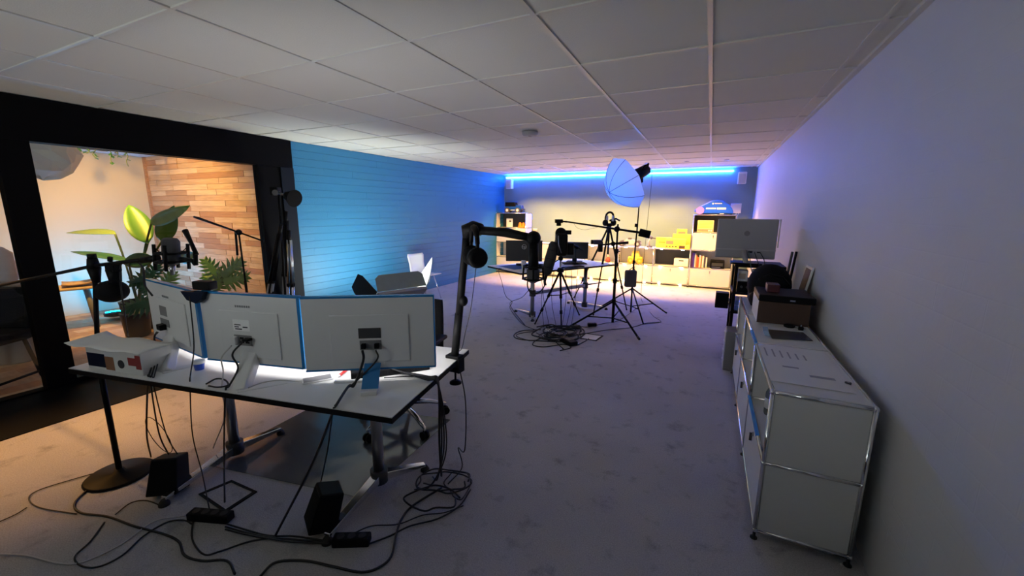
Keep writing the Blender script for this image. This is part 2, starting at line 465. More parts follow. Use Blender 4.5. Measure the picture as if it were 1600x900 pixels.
# reclaimed wood wall
ww = MB().box((XO-0.1, YW+0.012, 0), (XL-0.1, YW+0.1, ZC)).build('wall_wood', mat('wood_gap', (0.05, 0.025, 0.012), 0.9)); struct(ww, 'wall of horizontal reclaimed wood planks behind the glass')
def wood(name, col):
    m = mat(name, col, 0.65)
    nt = m.node_tree; b = nt.nodes['Principled BSDF']
    tc = nt.nodes.new('ShaderNodeTexCoord'); mp = nt.nodes.new('ShaderNodeMapping'); mp.inputs['Scale'].default_value = (1.2, 6, 14)
    oi = nt.nodes.new('ShaderNodeObjectInfo'); av = nt.nodes.new('ShaderNodeVectorMath'); av.operation = 'ADD'
    sc = nt.nodes.new('ShaderNodeMath'); sc.operation = 'MULTIPLY'; sc.inputs[1].default_value = 37.0
    nt.links.new(oi.outputs['Random'], sc.inputs[0])
    nt.links.new(tc.outputs['Object'], av.inputs[0]); nt.links.new(sc.outputs[0], av.inputs[1])
    nt.links.new(av.outputs[0], mp.inputs[0])
    n = nt.nodes.new('ShaderNodeTexNoise'); n.inputs['Scale'].default_value = 3; n.inputs['Detail'].default_value = 6; n.inputs['Distortion'].default_value = 0.6
    nt.links.new(mp.outputs[0], n.inputs['Vector'])
    mx = nt.nodes.new('ShaderNodeMix'); mx.data_type = 'RGBA'
    mx.inputs[6].default_value = (*[c*0.5 for c in col], 1); mx.inputs[7].default_value = (*[min(1, c*1.35) for c in col], 1)
    nt.links.new(n.outputs['Fac'], mx.inputs[0]); nt.links.new(mx.outputs[2], b.inputs['Base Color'])
    return m
WOODS = [wood('plank_%d' % i, c) for i, c in enumerate([(0.50, 0.33, 0.20), (0.56, 0.38, 0.24), (0.44, 0.26, 0.15), (0.60, 0.43, 0.29), (0.40, 0.21, 0.11), (0.53, 0.35, 0.22)])]
PH = 0.079
for r in range(30):
    x = XO - random.random()*0.5
    while x < XL-0.1:
        L = random.choice([0.3, 0.45, 0.6, 0.75, 0.9])
        x0, x1 = max(XO+0.03, x), min(XL-0.1, x+L)
        if x1-x0 > 0.04:
            me = share_box('plank', round(x1-x0-0.003, 3), 0.03, PH-0.003, random.choice(WOODS))
            # one mesh per size and wood
            k = random.randrange(6)
            me = share_box('plank_%d' % k, round((x1-x0)*20)/20-0.003 if x1-x0 > 0.06 else x1-x0-0.003, 0.03, PH-0.003, WOODS[k])
            put('plank', me, ww, ((x0+x1)/2, YW+0.008-random.random()*0.008, PH*(r+0.5)))
        x += L
MB().box((XO, YW-0.04, 0), (XO+0.05, YW+0.01, ZC)).build('corner_post', WOODS[4], ww)
of = MB().box((XO, YF, -0.1), (XL-0.05, YW+0.1, -0.006)).build('floor_studio', 'wood_gap'); struct(of, 'wooden board floor of the room behind the glass')
x = XO
k = 0
while x < XL-0.06:
    yy = YF - (k % 3)*0.4
    while yy < YW:
        y0, y1 = max(YF, yy), min(YW, yy+1.5)
        if y1-y0 > 0.05:
            put('floor_board', share_box('floor_board_%d' % (k % 6), 0.177, round(y1-y0-0.003, 3), 0.02, WOODS[k % 6]), of, (x+0.09, (y0+y1)/2, -0.0105))
        yy += 1.5; k += 1
    x += 0.18
MB().box((XL-0.14, 3.76, 0), (XL-0.02, YB+0.1, ZC)).build('wall_filler', 'dark_void', wl)

# ------------------------------------------------------------------ ceiling and wall fixtures
led = MB().box((-4.72, YB-0.035, ZC-0.075), (0.33, YB-0.005, ZC-0.05)).build('led_strip', mat('led_blue', (0.1, 0.3, 1), 0.4, emit=(0.02, 0.14, 1.0), es=58)); tag(led, 'long glowing blue LED strip under the ceiling on the far wall', 'led strip')
for i, (wx, wy) in enumerate(WASH):
    t = thing('recessed_spot', ('leftmost', 'second', 'third', 'fourth', 'fifth', 'sixth', 'rightmost')[i]+' recessed ceiling spot from the left before the far storage wall', 'ceiling lamp', (wx, wy, ZC), group='recessed spots in a row along the far wall')
    MB().lathe((wx, wy, ZC-0.006), [(0.030, 0.006), (0.045, 0.006), (0.045, 0.0), (0.034, 0.0), (0.030, 0.004)]).build('ring', 'steel', t)
    MB().lathe((wx, wy, ZC-0.001), [(0.001, 0.0), (0.029, 0.0), (0.029, 0.002), (0.001, 0.002)]).build('lens', 'dark_grey', t)
sd = oz(828, 206, ZC)
t = thing('smoke_detector', 'round grey ceiling detector in the middle of the tiles', 'detector', (sd.x, sd.y, ZC))
MB().lathe((sd.x, sd.y, ZC-0.045), [(0.03, 0), (0.075, 0.004), (0.088, 0.02), (0.09, 0.045)], 24).build('cover', mat('detector_grey', (0.35, 0.36, 0.40), 0.5), t)
MB().lathe((sd.x, sd.y, ZC-0.05), [(0.012, 0), (0.02, 0.003), (0.02, 0.006)], 12).build('button', 'grey_plastic', t)
def wall_speaker(x, z, label):
    t = thing('wall_speaker', label, 'speaker', (x, YB, z-0.12), group='wall speakers')
    MB().box((x-0.075, YB-0.15, z-0.115), (x+0.075, YB-0.01, z+0.115)).build('cabinet', 'white_plastic', t, bevel=0.012)
    MB().box((x-0.062, YB-0.158, z-0.10), (x+0.062, YB-0.149, z+0.075)).build('grille', mat('grille', (0.5, 0.5, 0.52), 0.7, bump=0.6, bscale=300), t, bevel=0.004)
    MB().box((x-0.02, YB-0.05, z-0.04), (x+0.02, YB-0.001, z+0.04)).build('bracket', 'white_plastic', t)
wall_speaker(-4.60, 2.19, 'small white wall speaker in the far left corner')
wall_speaker(0.49, 2.20, 'small white wall speaker in the far right corner')

# ------------------------------------------------------------------ barn-door LED panel light aimed at the blue wall
def barn_light():
    c = V(-3.80, 4.30, 0.36)
    n = V(-0.60, 0.24, 0.76).normalized()          # aiming direction
    s = n.cross(V(0, 0, 1)).normalized()            # towards +Y (far side)
    if s.y < 0: s = -s
    w = n.cross(s).normalized()
    if w.z < 0: w = -w
    t = thing('panel_light', 'big LED panel light with barn doors shining at the blue wall', 'studio light', (c.x, c.y, 0))
    a, h = 0.36, 0.22
    MB().obox(c-s*a-w*h-n*0.05, s*2*a, w*2*h, n*0.05).build('housing', 'grey_plastic', t, bevel=0.01)
    MB().obox(c-s*(a-0.02)-w*(h-0.02)+n*0.001, s*2*(a-0.02), w*2*(h-0.02), n*0.004).build('led_face', mat('led_white', (1, 1, 1), 0.5, emit=(0.95, 1.0, 0.90), es=22), t)
    def door(o, e1, e2, cut, m, name='barn_door'):
        # trapezoid leaf: hinge edge e1 from o, rises along e2
        p = [o, o+e1, o+e1*(1-cut*0.2)+e2*0.8, o+e1*(1-cut)+e2, o+e1*cut+e2, o+e1*cut*0.2+e2*0.8]
        nn = e1.cross(e2).normalized()*0.004
        return MB().prism(p, nn).build(name, m, t)
    leafb = mat('leaf_black', (0.008, 0.008, 0.009), 0.5)
    leafg = mat('leaf_grey', (0.16, 0.19, 0.18), 0.6, var=0.15, vscale=12)  # grey paints in the light reaching the near leaf
    leafw = mat('leaf_white', (0.85, 0.85, 0.85), 0.5)  # white paints in the panel light on the far leaf
    door(c-s*a-w*h, w*2*h, n*0.34-s*0.13, 0.14, leafb)
    door(c+s*a-w*h, w*2.5*h, n*0.42+s*0.24, 0.08, leafw)
    door(c-s*a+w*h, s*2*a, n*0.22+w*0.05, 0.10, leafg)
    door(c-s*a-w*h, s*2*a, n*0.24-w*0.14, 0.10, leafb)
    # yoke and low stand
    b = V(c.x, c.y, 0)
    MB().tube([c-s*(a+0.02), c-s*(a+0.02)-V(0, 0, 0.2), b+V(0, 0, 0.28), c+s*(a+0.02)-V(0, 0, 0.2), c+s*(a+0.02)], 0.012, 8).build('yoke', 'black', t)
    MB().cyl(b+V(0, 0, 0.02), b+V(0, 0, 0.29), 0.016).build('stand_pole', 'black', t)
    for k in range(3):
        an = 2*pi*k/3+0.4
        MB().tube([b+V(0, 0, 0.14), b+V(0.32*cos(an), 0.32*sin(an), 0.012)], 0.011, 8).build('stand_leg', 'black', t)
barn_light()

# white shell chair standing by the blue wall
def shell_chair(x, y, rz):
    t = thing('shell_chair', 'white shell chair by the blue wall behind the panel light', 'chair', (x, y, 0), rz)
    M = WM[t.name]
    def P(a, b, c): return M@V(a, b, c)
    prof = [(-0.02, 0.20, 0.44), (0.0, 0.05, 0.425), (0.0, -0.12, 0.43), (0.0, -0.19, 0.50), (0.0, -0.215, 0.62), (0.0, -0.235, 0.74), (0.0, -0.245, 0.78)]
    wd = [0.19, 0.21, 0.20, 0.17, 0.165, 0.185, 0.165]
    g = MB(); vs_ = []; nx = 9
    for (dx, b, c), w_ in zip(prof, wd):
        for i in range(nx):
            q = -1+2*i/(nx-1); vs_.append(P(q*w_, b+0.035*q*q, c+0.012*q*q))
    fs = [(r*nx+i, r*nx+i+1, (r+1)*nx+i+1, (r+1)*nx+i) for r in range(len(prof)-1) for i in range(nx-1)]
    g.add(vs_, fs, True); g.build('shell', 'white_plastic', t, solid=0.012)
    for sx in (-1, 1):
        for sy in (-1, 1):
            MB().tube([P(0.13*sx, 0.10*sy, 0.42), P(0.2*sx, 0.2*sy, 0.0)], 0.009, 8).build('leg', 'chrome', t)
    MB().tube([P(-0.13, -0.1, 0.415), P(0.13, 0.1, 0.415)], 0.008, 6).build('brace', 'chrome', t)
    MB().tube([P(-0.13, 0.1, 0.415), P(0.13, -0.1, 0.415)], 0.008, 6).build('brace', 'chrome', t)
shell_chair(-4.44, 5.72, radians(-100))

# ------------------------------------------------------------------ near desk
TZ = 0.745
FR = oz(612, 652, TZ); FL = oz(107, 575, TZ)
DU = (FL-FR).normalized(); DV = V(DU.y, -DU.x, 0)
DL = 1.845; DD = 0.83
def D(a, b, z=TZ): p = FR+DU*a+DV*b; p.z = z; return p
def arm_foot(t, base, ends, colz=0.70, rtop=0.03):
    MB().cyl(base+V(0, 0, 0.05), base+V(0, 0, colz), rtop, n=18).build('column', 'steel', t)
    MB().cyl(base+V(0, 0, 0.035), base+V(0, 0, 0.11), rtop+0.018, n=18).build('hub', 'dark_grey', t)
    for e in ends:
        e = Vector(e); d = (e-base); d.z = 0; L = d.length; d.normalize(); sd_ = V(-d.y, d.x, 0)
        MB().add([base+sd_*0.028+V(0, 0, 0.045), base-sd_*0.028+V(0, 0, 0.045), e-sd_*0.017+V(0, 0, 0.032), e+sd_*0.017+V(0, 0, 0.032),
                  base+sd_*0.028+V(0, 0, 0.095), base-sd_*0.028+V(0, 0, 0.095), e-sd_*0.017+V(0, 0, 0.05), e+sd_*0.017+V(0, 0, 0.05)],
                 [(3, 2, 1, 0), (4, 5, 6, 7), (0, 1, 5, 4), (1, 2, 6, 5), (2, 3, 7, 6), (3, 0, 4, 7)]).build('foot_arm', 'chrome', t, bevel=0.004)
        MB().lathe(e+V(0, 0, 0.0), [(0.026, 0), (0.026, 0.012), (0.012, 0.034)], 14).build('glide', 'rubber', t)
desk = thing('desk', 'white office desk with dark edge carrying three monitors', 'desk', D(DL/2, DD/2, 0))
MB().obox(D(0, 0, TZ-0.004), DU*DL, DV*DD, V(0, 0, 0.004)).build('desk_top', 'white_desk', desk)
MB().obox(D(-0.002, -0.002, TZ-0.028), DU*(DL+0.004), DV*(DD+0.004), V(0, 0, 0.0235)).build('edge_band', 'black', desk)
MB().obox(D(0.40, 0.40, TZ-0.07), DU*1.06, DV*0.05, V(0, 0, 0.04)).build('under_beam', 'dark_grey', desk)
c1, c2 = D(0.42, 0.50, 0), D(1.45, 0.50, 0)
arm_foot(desk, c1, [D(0.43, 0.08, 0), D(0.24, 0.70, 0)])
arm_foot(desk, c2, [D(1.43, 0.06, 0), D(1.40, 0.80, 0)])
for cc in (c1, c2):
    MB().obox(Vector((cc.x, cc.y, TZ-0.05))-DU*0.08-DV*0.22, DU*0.16, DV*0.44, V(0, 0, 0.02)).build('top_bracket', 'dark_grey', desk)

# ---- monitors, seen from behind
scr = mat('screen_lit', (0.02, 0.02, 0.02), 0.4, emit=(1.0, 0.97, 0.95), es=3.2)
mon_shell = mat('monitor_shell', (0.72, 0.72, 0.72), 0.35, var=0.03, vscale=3)
logo_grey = mat('logo_grey', (0.22, 0.22, 0.23), 0.5)
sticker_w = mat('sticker_white', (0.92, 0.92, 0.92), 0.6)
def monitor(a, b, h, label, film_r=0.012, seat=None):
    a, b = Vector(a), Vector(b); w = (b-a).length; d = (b-a).normalized(); up = V(0, 0, 1)
    n = d.cross(up)                                   # towards the camera (back side)
    t = thing('monitor', label, 'monitor', ((a.x+b.x)/2, (a.y+b.y)/2, TZ), group='white monitors on the near desk')
    sh = MB().obox(a-n*0.012, d*w, up*h, n*0.024).build('back_shell', mon_shell, t, bevel=0.004)
    MB().obox(a+d*w*0.2+up*h*0.1+n*0.0115, d*w*0.6, up*h*0.66, n*0.007).build('rear_cover', mon_shell, t, bevel=0.004)
    MB().obox(a+d*0.006+up*0.012-n*0.0128, d*(w-0.012), up*(h-0.018), n*0.001).build('screen', scr, t)
    MB().obox(a-n*0.0135+up*(h-0.006), d*w, up*0.009, n*0.027).build('edge_film', 'blue_film', t)
    MB().obox(a-n*0.0135-up*0.003, d*w, up*0.008, n*0.027).build('edge_film', 'blue_film', t)
    MB().obox(b-n*0.0135-d*0.004, d*film_r, up*h, n*0.028).build('edge_film', 'blue_film', t)
    return dict(t=t, a=a, d=d, n=n, w=w, h=h, up=up)
def on_back(m, fx, fy, off=0.0195):
    """point on the monitor back, fx from left, fy from top"""
    return m['a']+m['d']*(m['w']*fx)+m['up']*(m['h']*(1-fy))+m['n']*off
def back_rect(m, name, x0, x1, y0, y1, mt, th=0.002, off=0.0185, bev=0.0):
    return MB().obox(on_back(m, x0, y1, off), m['d']*m['w']*(x1-x0), m['up']*m['h']*(y1-y0), m['n']*th).build(name, mt, m['t'], bevel=bev)
def faint_logo(m, x0, x1, y, hgt=0.010, off=0.0125):
    k = 7
    g = MB()
    for i in range(k):
        xx = x0+(x1-x0)*i/k
        g.obox(on_back(m, xx, y, off), m['d']*m['w']*(x1-x0)/k*0.72, m['up']*hgt, m['n']*0.0006)
    return g.build('logo', logo_grey, m['t'])
ZB = 0.82
m3 = monitor(oz(480, 579, ZB), oz(681, 571, ZB), 0.342, 'white monitor at the right desk end, third from the glass', 0.006)
m2 = monitor(oz(328, 560, ZB), oz(477, 575, ZB), 0.338, 'white monitor in the middle of the near desk', 0.016)
_tl = oz(231, 436, ZB+0.335); _br = oz(322, 558, ZB)
m1 = monitor(V(_tl.x, _tl.y, ZB), _br, 0.335, 'white monitor nearest the glass partition, angled inward', 0.022)
# monitor on the right: ports, dark cover plate, plugs
back_rect(m3, 'cover_plate', 0.415, 0.585, 0.42, 0.56, 'dark_grey')
back_rect(m3, 'port_panel', 0.42, 0.585, 0.59, 0.72, 'grey_plastic')
back_rect(m3, 'rear_panel', 0.43, 0.60, 0.83, 0.95, 'white_plastic', 0.003, 0.012)
for fx in (0.455, 0.555):
    MB().obox(on_back(m3, fx-0.02, 0.69, 0.0205), m3['d']*0.02, m3['up']*0.022, m3['n']*0.02).build('plug', 'black', m3['t'], bevel=0.002)
# middle monitor
faint_logo(m2, 0.37, 0.53, 0.19)
lb = back_rect(m2, 'label_sticker', 0.34, 0.51, 0.36, 0.52, sticker_w, 0.0008)
for i, (x0, x1, y) in enumerate(((0.355, 0.42, 0.43), (0.44, 0.49, 0.46), (0.36, 0.43, 0.49), (0.355, 0.40, 0.46))):
    MB().obox(on_back(m2, x0, y+0.012, 0.0194), m2['d']*m2['w']*(x1-x0), m2['up']*0.005, m2['n']*0.0004).build('print', 'ink', lb)
back_rect(m2, 'port_panel', 0.34, 0.52, 0.58, 0.73, 'grey_plastic')
for k in range(4):
    back_rect(m2, 'port', 0.40+0.055*(k % 2), 0.44+0.055*(k % 2), 0.61+0.06*(k//2), 0.635+0.06*(k//2), 'black', 0.001, 0.0207)
MB().obox(on_back(m2, 0.345, 0.70, 0.0205), m2['d']*0.022, m2['up']*0.035, m2['n']*0.022).build('plug', 'white_plastic', m2['t'], bevel=0.002)
MB().obox(on_back(m2, 0.475, 0.64, 0.0205), m2['d']*0.03, m2['up']*0.012, m2['n']*0.03).build('plug', 'black', m2['t'], bevel=0.002)
# left monitor
faint_logo(m1, 0.34, 0.48, 0.225, 0.011)
sq = back_rect(m1, 'code_sticker', 0.27, 0.42, 0.37, 0.53, 'grey_plastic', 0.0008)
back_rect(m1, 'port_panel', 0.26, 0.44, 0.58, 0.70, 'grey_plastic')
MB().obox(on_back(m1, 0.30, 0.75, 0.0205), m1['d']*0.05, m1['up']*0.03, m1['n']*0.03).build('plug', 'black', m1['t'], bevel=0.003)
# stands of the two left monitors: leaning slab plus foot
def slab(p, q, wdir, w0, w1, th, name, t, m='white_plastic'):
    p, q = Vector(p), Vector(q); ax = (q-p).normalized(); wd = (Vector(wdir)-ax*Vector(wdir).dot(ax)).normalized(); nn = ax.cross(wd)*th
    return MB().add([p-wd*w0/2, p+wd*w0/2, q+wd*w1/2, q-wd*w1/2, p-wd*w0/2+nn, p+wd*w0/2+nn, q+wd*w1/2+nn, q-wd*w1/2+nn],
                    [(3, 2, 1, 0), (4, 5, 6, 7), (0, 1, 5, 4), (1, 2, 6, 5), (2, 3, 7, 6), (3, 0, 4, 7)]).build(name, m, t, bevel=0.006)
for m_, px, py, fx, fe in ((m1, 252, 581, 0.36, (316, 566)), (m2, 371, 609, 0.47, (484, 589))):
    base = oz(px, py, TZ+0.004)
    top = on_back(m_, fx, 0.80, 0.012)
    slab(base, top, m_['d'], 0.065, 0.08, 0.045, 'stand_neck', m_['t'])
    fe_ = oz(fe[0], fe[1], TZ+0.004)
    slab(base+V(0, 0, 0.0), fe_, m_['d'].cross(V(0, 0, 1)), 0.06, 0.045, 0.014, 'stand_foot', m_['t'])
# right monitor stand under blue film
mc = m3['a']+m3['d']*(m3['w']*0.51)
nb = V(mc.x, mc.y, TZ)+m3['n']*0.10
MB().prism([mc+m3['n']*0.014-m3['d']*0.036+V(0, 0, 0.03), mc+m3['n']*0.014+m3['d']*0.036+V(0, 0, 0.03), nb+m3['d']*0.036+V(0, 0, 0.02), nb-m3['d']*0.036+V(0, 0, 0.02)], m3['n']*0.01).build('stand_neck', 'blue_film', m3['t'])
MB().obox(nb-m3['d']*0.036-m3['n']*0.02, m3['d']*0.072, m3['n']*0.06, V(0, 0, 0.02)).build('stand_foot', 'white_plastic', m3['t'], bevel=0.004)

# black soundbar under the right monitor
p, q = oz(549, 596, TZ), oz(672, 578, TZ)
t = thing('soundbar', 'black soundbar lying under the right monitor', 'soundbar', p)
dd = (q-p).normalized(); nn = V(-dd.y, dd.x, 0)
MB().obox(p, dd*(q-p).length, nn*0.07, V(0, 0, 0.038)).build('body', 'black', t, bevel=0.006)
MB().obox(p-nn*0.001+dd*0.01+V(0, 0, 0.006), dd*((q-p).length-0.02), nn*0.002, V(0, 0, 0.026)).build('grille', 'black_soft', t)
# phone, red pen, remote
p = oz(496, 594, TZ)
t = thing('phone', 'grey phone lying face up on the near desk', 'phone', p, radians(55))
MB().cbox(p+V(0, 0, 0.005), (0.13, 0.062, 0.009), radians(55)).build('case', 'white_plastic', t, bevel=0.004)
MB().cbox(p+V(0, 0, 0.0099), (0.12, 0.056, 0.0008), radians(55)).build('display', 'grey_plastic', t)
p = oz(538, 583, TZ)
t = thing('pen', 'red pen lying beside the black soundbar', 'pen', p)
dr = V(-0.35, 0.9, 0).normalized()
MB().cyl(p-dr*0.05+V(0, 0, 0.008), p+dr*0.07+V(0, 0, 0.008), 0.007, n=8).build('barrel', mat('red', (0.55, 0.03, 0.03), 0.4), t)
MB().cyl(p-dr*0.065+V(0, 0, 0.008), p-dr*0.05+V(0, 0, 0.008), 0.002, 0.007, n=8).build('tip', 'white_plastic', t)
p = oz(545, 597, TZ)
o = MB().cbox(p+V(0, 0, 0.006), (0.13, 0.028, 0.010), radians(32)).build('remote_control', 'paper', None, bevel=0.003); tag(o, 'slim pale remote lying in front of the soundbar', 'remote')
# keyboard behind the middle monitor
t = thing('keyboard', 'white keyboard lying behind the middle monitor', 'keyboard', D(0.66, 0.45), 0)
kb = D(0.47, 0.40)
MB().obox(kb, DU*0.42, DV*0.13, V(0, 0, 0.012)).build('case', 'white_plastic', t, bevel=0.003)
for r in range(4):
    for c in range(13):
        MB().obox(D(0.48+c*0.031, 0.408+r*0.029, TZ+0.012), DU*0.026, DV*0.024, V(0, 0, 0.006)).build('key', 'paper', t)
# blue tape roll / cup behind the left monitors
p = oz(312, 577, TZ)
t = thing('plastic_cup', 'small blue and white cup on the desk between the left monitors', 'cup', p)
MB().lathe(p, [(0.020, 0), (0.024, 0.03), (0.026, 0.034)], 16).build('cup', mat('bright_blue', (0.02, 0.08, 0.5), 0.3), t)
MB().lathe(p+V(0, 0, 0.034), [(0.029, 0), (0.029, 0.012), (0.02, 0.016)], 16).build('lid', 'white_plastic', t)
# webcam between the monitor tops
p = m2['a']+m2['up']*(m2['h']+0.003)+m2['d']*0.0
t = thing('webcam', 'dark webcam clipped on top between the two left monitors', 'webcam', p)
MB().obox(p-m2['d']*0.05+m2['n']*0.0-V(0, 0, 0.0), m2['d']*0.10, -m2['n']*0.05, V(0, 0, 0.042)).build('body', 'black', t, bevel=0.006)
MB().prism([p-m2['d']*0.07+m2['n']*0.016, p+m2['d']*0.06+m2['n']*0.016, p+m2['d']*0.045+m2['n']*0.016-V(0, 0, 0.035), p+m2['d']*0.01+m2['n']*0.016-V(0, 0, 0.055), p-m2['d']*0.04+m2['n']*0.016-V(0, 0, 0.04)], m2['n']*0.025).build('clip', 'navy_plastic', t)
MB().cyl(p-m2['n']*0.05+V(0, 0, 0.02), p-m2['n']*0.058+V(0, 0, 0.02), 0.014).build('lens', 'dark_grey', t)

# printed packaging with a wavy sheet on top at the left desk end
bo = D(1.55, 0.10); 
t = thing('carton', 'white printed carton at the left end of the near desk', 'box', bo)
MB().obox(D(1.37, 0.03), DU*0.38, DV*0.14, V(0, 0, 0.115)).build('body', 'paper', t, bevel=0.003)
def art(a0, a1, z0, z1, m):
    MB().obox(D(a0, 0.029, TZ+z0), DU*(a1-a0), DV*0.001, V(0, 0, z1-z0)).build('print', m, t)
art(1.62, 1.745, 0.015, 0.085, 'navy_plastic'); art(1.56, 1.62, 0.006, 0.075, mat('print_brown', (0.30, 0.14, 0.07), 0.6))
art(1.40, 1.46, 0.045, 0.085, mat('print_red', (0.30, 0.04, 0.04), 0.6)); art(1.375, 1.41, 0.03, 0.10, mat('print_red', 0))
MB().cyl(D(1.51, 0.0295, TZ+0.045), D(1.51, 0.028, TZ+0.045), 0.022, n=14).build('print', 'ink', t)
vs_ = []; nx, ny = 14, 6
for j in range(ny):
    for i in range(nx):
        a_ = 1.33+0.50*i/(nx-1); b_ = -0.005+0.18*j/(ny-1)
        vs_.append(D(a_, b_, TZ+0.124+0.006*sin(i*0.9+j*0.4)+0.016*max(0, (i-10)/3)**2))
o = MB().add(vs_, [(r*nx+i, r*nx+i+1, (r+1)*nx+i+1, (r+1)*nx+i) for r in range(ny-1) for i in range(nx-1)], True).build('paper_sheet', 'paper', None, solid=0.0025, origin=D(1.5, 0.15, TZ+0.12))
tag(o, 'wavy white sheet lying on the printed carton', 'sheet')

# dark counter added out of view to keep the door light off the near floor
ctr = thing('shading_counter', 'added dark counter behind the viewer, shading the near floor', 'counter', (-1.7, -0.6, 0))
MB().box((-4.0, -0.75, 0.08), (0.70, -0.42, 1.12)).build('body', 'dark_grey', ctr, bevel=0.006)
MB().box((-4.03, -0.78, 1.12), (0.72, -0.40, 1.15)).build('counter_top', 'black', ctr, bevel=0.004)
MB().box((-3.95, -0.72, 0.0), (0.66, -0.45, 0.08)).build('plinth', 'black', ctr)

# ------------------------------------------------------------------ floor boom stand with condenser microphone
def boom_stand():
    b = oz(188, 742, 0); top = oy(148, 425, 1.02)
    t = thing('microphone_stand', 'black round-base microphone stand with long boom left of the near desk', 'microphone stand', b)
    MB().lathe(b, [(0.158, 0), (0.160, 0.008), (0.150, 0.016), (0.03, 0.026), (0.02, 0.045)], 32).build('base', 'black', t)
    mid = b+V(0, 0, 0.72)
    MB().cyl(b+V(0, 0, 0.03), mid, 0.014).build('pole', 'black', t)
    MB().cyl(mid-V(0, 0, 0.05), mid+V(0, 0, 0.06), 0.02, 0.017).build('clutch', 'black', t)
    MB().cyl(mid, top, 0.011).build('upper_pole', 'black', t)
    MB().cyl(top+V(0, 0, -0.06), top+V(0, 0, 0.02), 0.017, 0.03).build('clamp_head', 'black', t)
    MB().cyl(top+V(0, 0, 0.02), top+V(0, 0, 0.075), 0.03, 0.022).build('clamp_head', 'black', t)
    MB().cyl(top+V(0, 0, 0.075), top+V(0, 0, 0.10), 0.02).build('clamp_knob', 'black', t)
    l, r = oy(-10, 448, 1.02), oy(246, 403, 1.05)
    MB().tube([l, oy(148, 415, 1.02), r], 0.0095, 8).build('boom', 'black', t)
    MB().cyl(oy(222, 407, 1.045), oy(246, 403, 1.05), 0.016).build('boom_clutch', 'black', t)
    MB().tube([oy(172, 408, 1.03), oy(172, 402, 1.03)], 0.012, 8).build('thumb_screw', 'black', t)
    return t
boom_stand()
def condenser():
    Y = 1.05; lo, hi = oy(269, 413, Y), oy(266, 372, Y)
    t = thing('condenser_microphone', 'black condenser microphone in a shock mount on the boom above the left monitor', 'microphone', lo)
    ax = (hi-lo); L = ax.length; ax.normalize()
    MB().lathe(lo, [(0.020, 0), (0.034, 0.008), (0.036, L*0.45)], 18, ax).build('body', mat('mic_body', (0.02, 0.02, 0.022), 0.4), t)
    MB().lathe(lo+ax*(L*0.45), [(0.036, 0), (0.036, L*0.42), (0.028, L*0.53), (0.012, L*0.55)], 18, ax).build('grille', mat('mic_grille', (0.10, 0.10, 0.11), 0.5, 0.6, bump=1.0, bscale=400), t)
    # shock mount: two rings and four posts with elastic bands
    c = lo+ax*(L*0.28)
    for rr, hh in ((0.062, -0.02), (0.062, 0.02)):
        MB().tube([c+ax*hh+V(rr*cos(a), rr*sin(a), 0) for a in [2*pi*i/20 for i in range(21)]], 0.006, 6).build('mount_ring', 'black', t)
    for k in range(4):
        a = pi/4+k*pi/2; e = V(cos(a), sin(a), 0)
        MB().tube([c+e*0.066-ax*0.06, c+e*0.066+ax*0.062], 0.008, 6).build('mount_post', 'black', t)
        MB().tube([c+e*0.066+ax*0.05, lo+ax*(L*0.40)+e*0.036], 0.002, 5).build('elastic', 'black_soft', t)
    MB().cyl(lo-ax*0.05, lo, 0.009, 0.012).build('connector', 'steel', t)
    # pop filter arm
    MB().tube([oy(282, 404, Y), oy(300, 407, Y), oy(305, 413, Y)], 0.009, 8).build('filter_arm', 'black', t)
    MB().tube([oy(306, 414, Y), oy(305, 396, Y)], 0.010, 8).build('filter_arm', 'black', t)
    MB().tube([oy(307, 398, Y), oy(298, 378, Y), oy(289, 360, Y)], [0.010, 0.009, 0.013], 8).build('filter_edge', 'black', t)
condenser()
def hanging_mic():
    Y = 1.05
    top = oy(176, 415, Y); bot = oy(175, 455, Y)
    t = thing('clip_microphone', 'black round foam-headed microphone hanging from the boom clamp', 'microphone', bot)
    MB().obox(top-V(0.045, 0.02, 0.03), V(0.095, 0, 0), V(0, 0.04, 0), V(0, 0, 0.04)).build('clamp', 'black', t, bevel=0.006)
    MB().cyl(top-V(0, 0, 0.02), top-V(-0.004, 0, 0.09), 0.034, 0.026).build('neck', 'black', t)
    MB().sph(bot, 0.075, 18, 12, (1.0, 1.0, 0.82)).build('foam_head', 'black_soft', t)
hanging_mic()

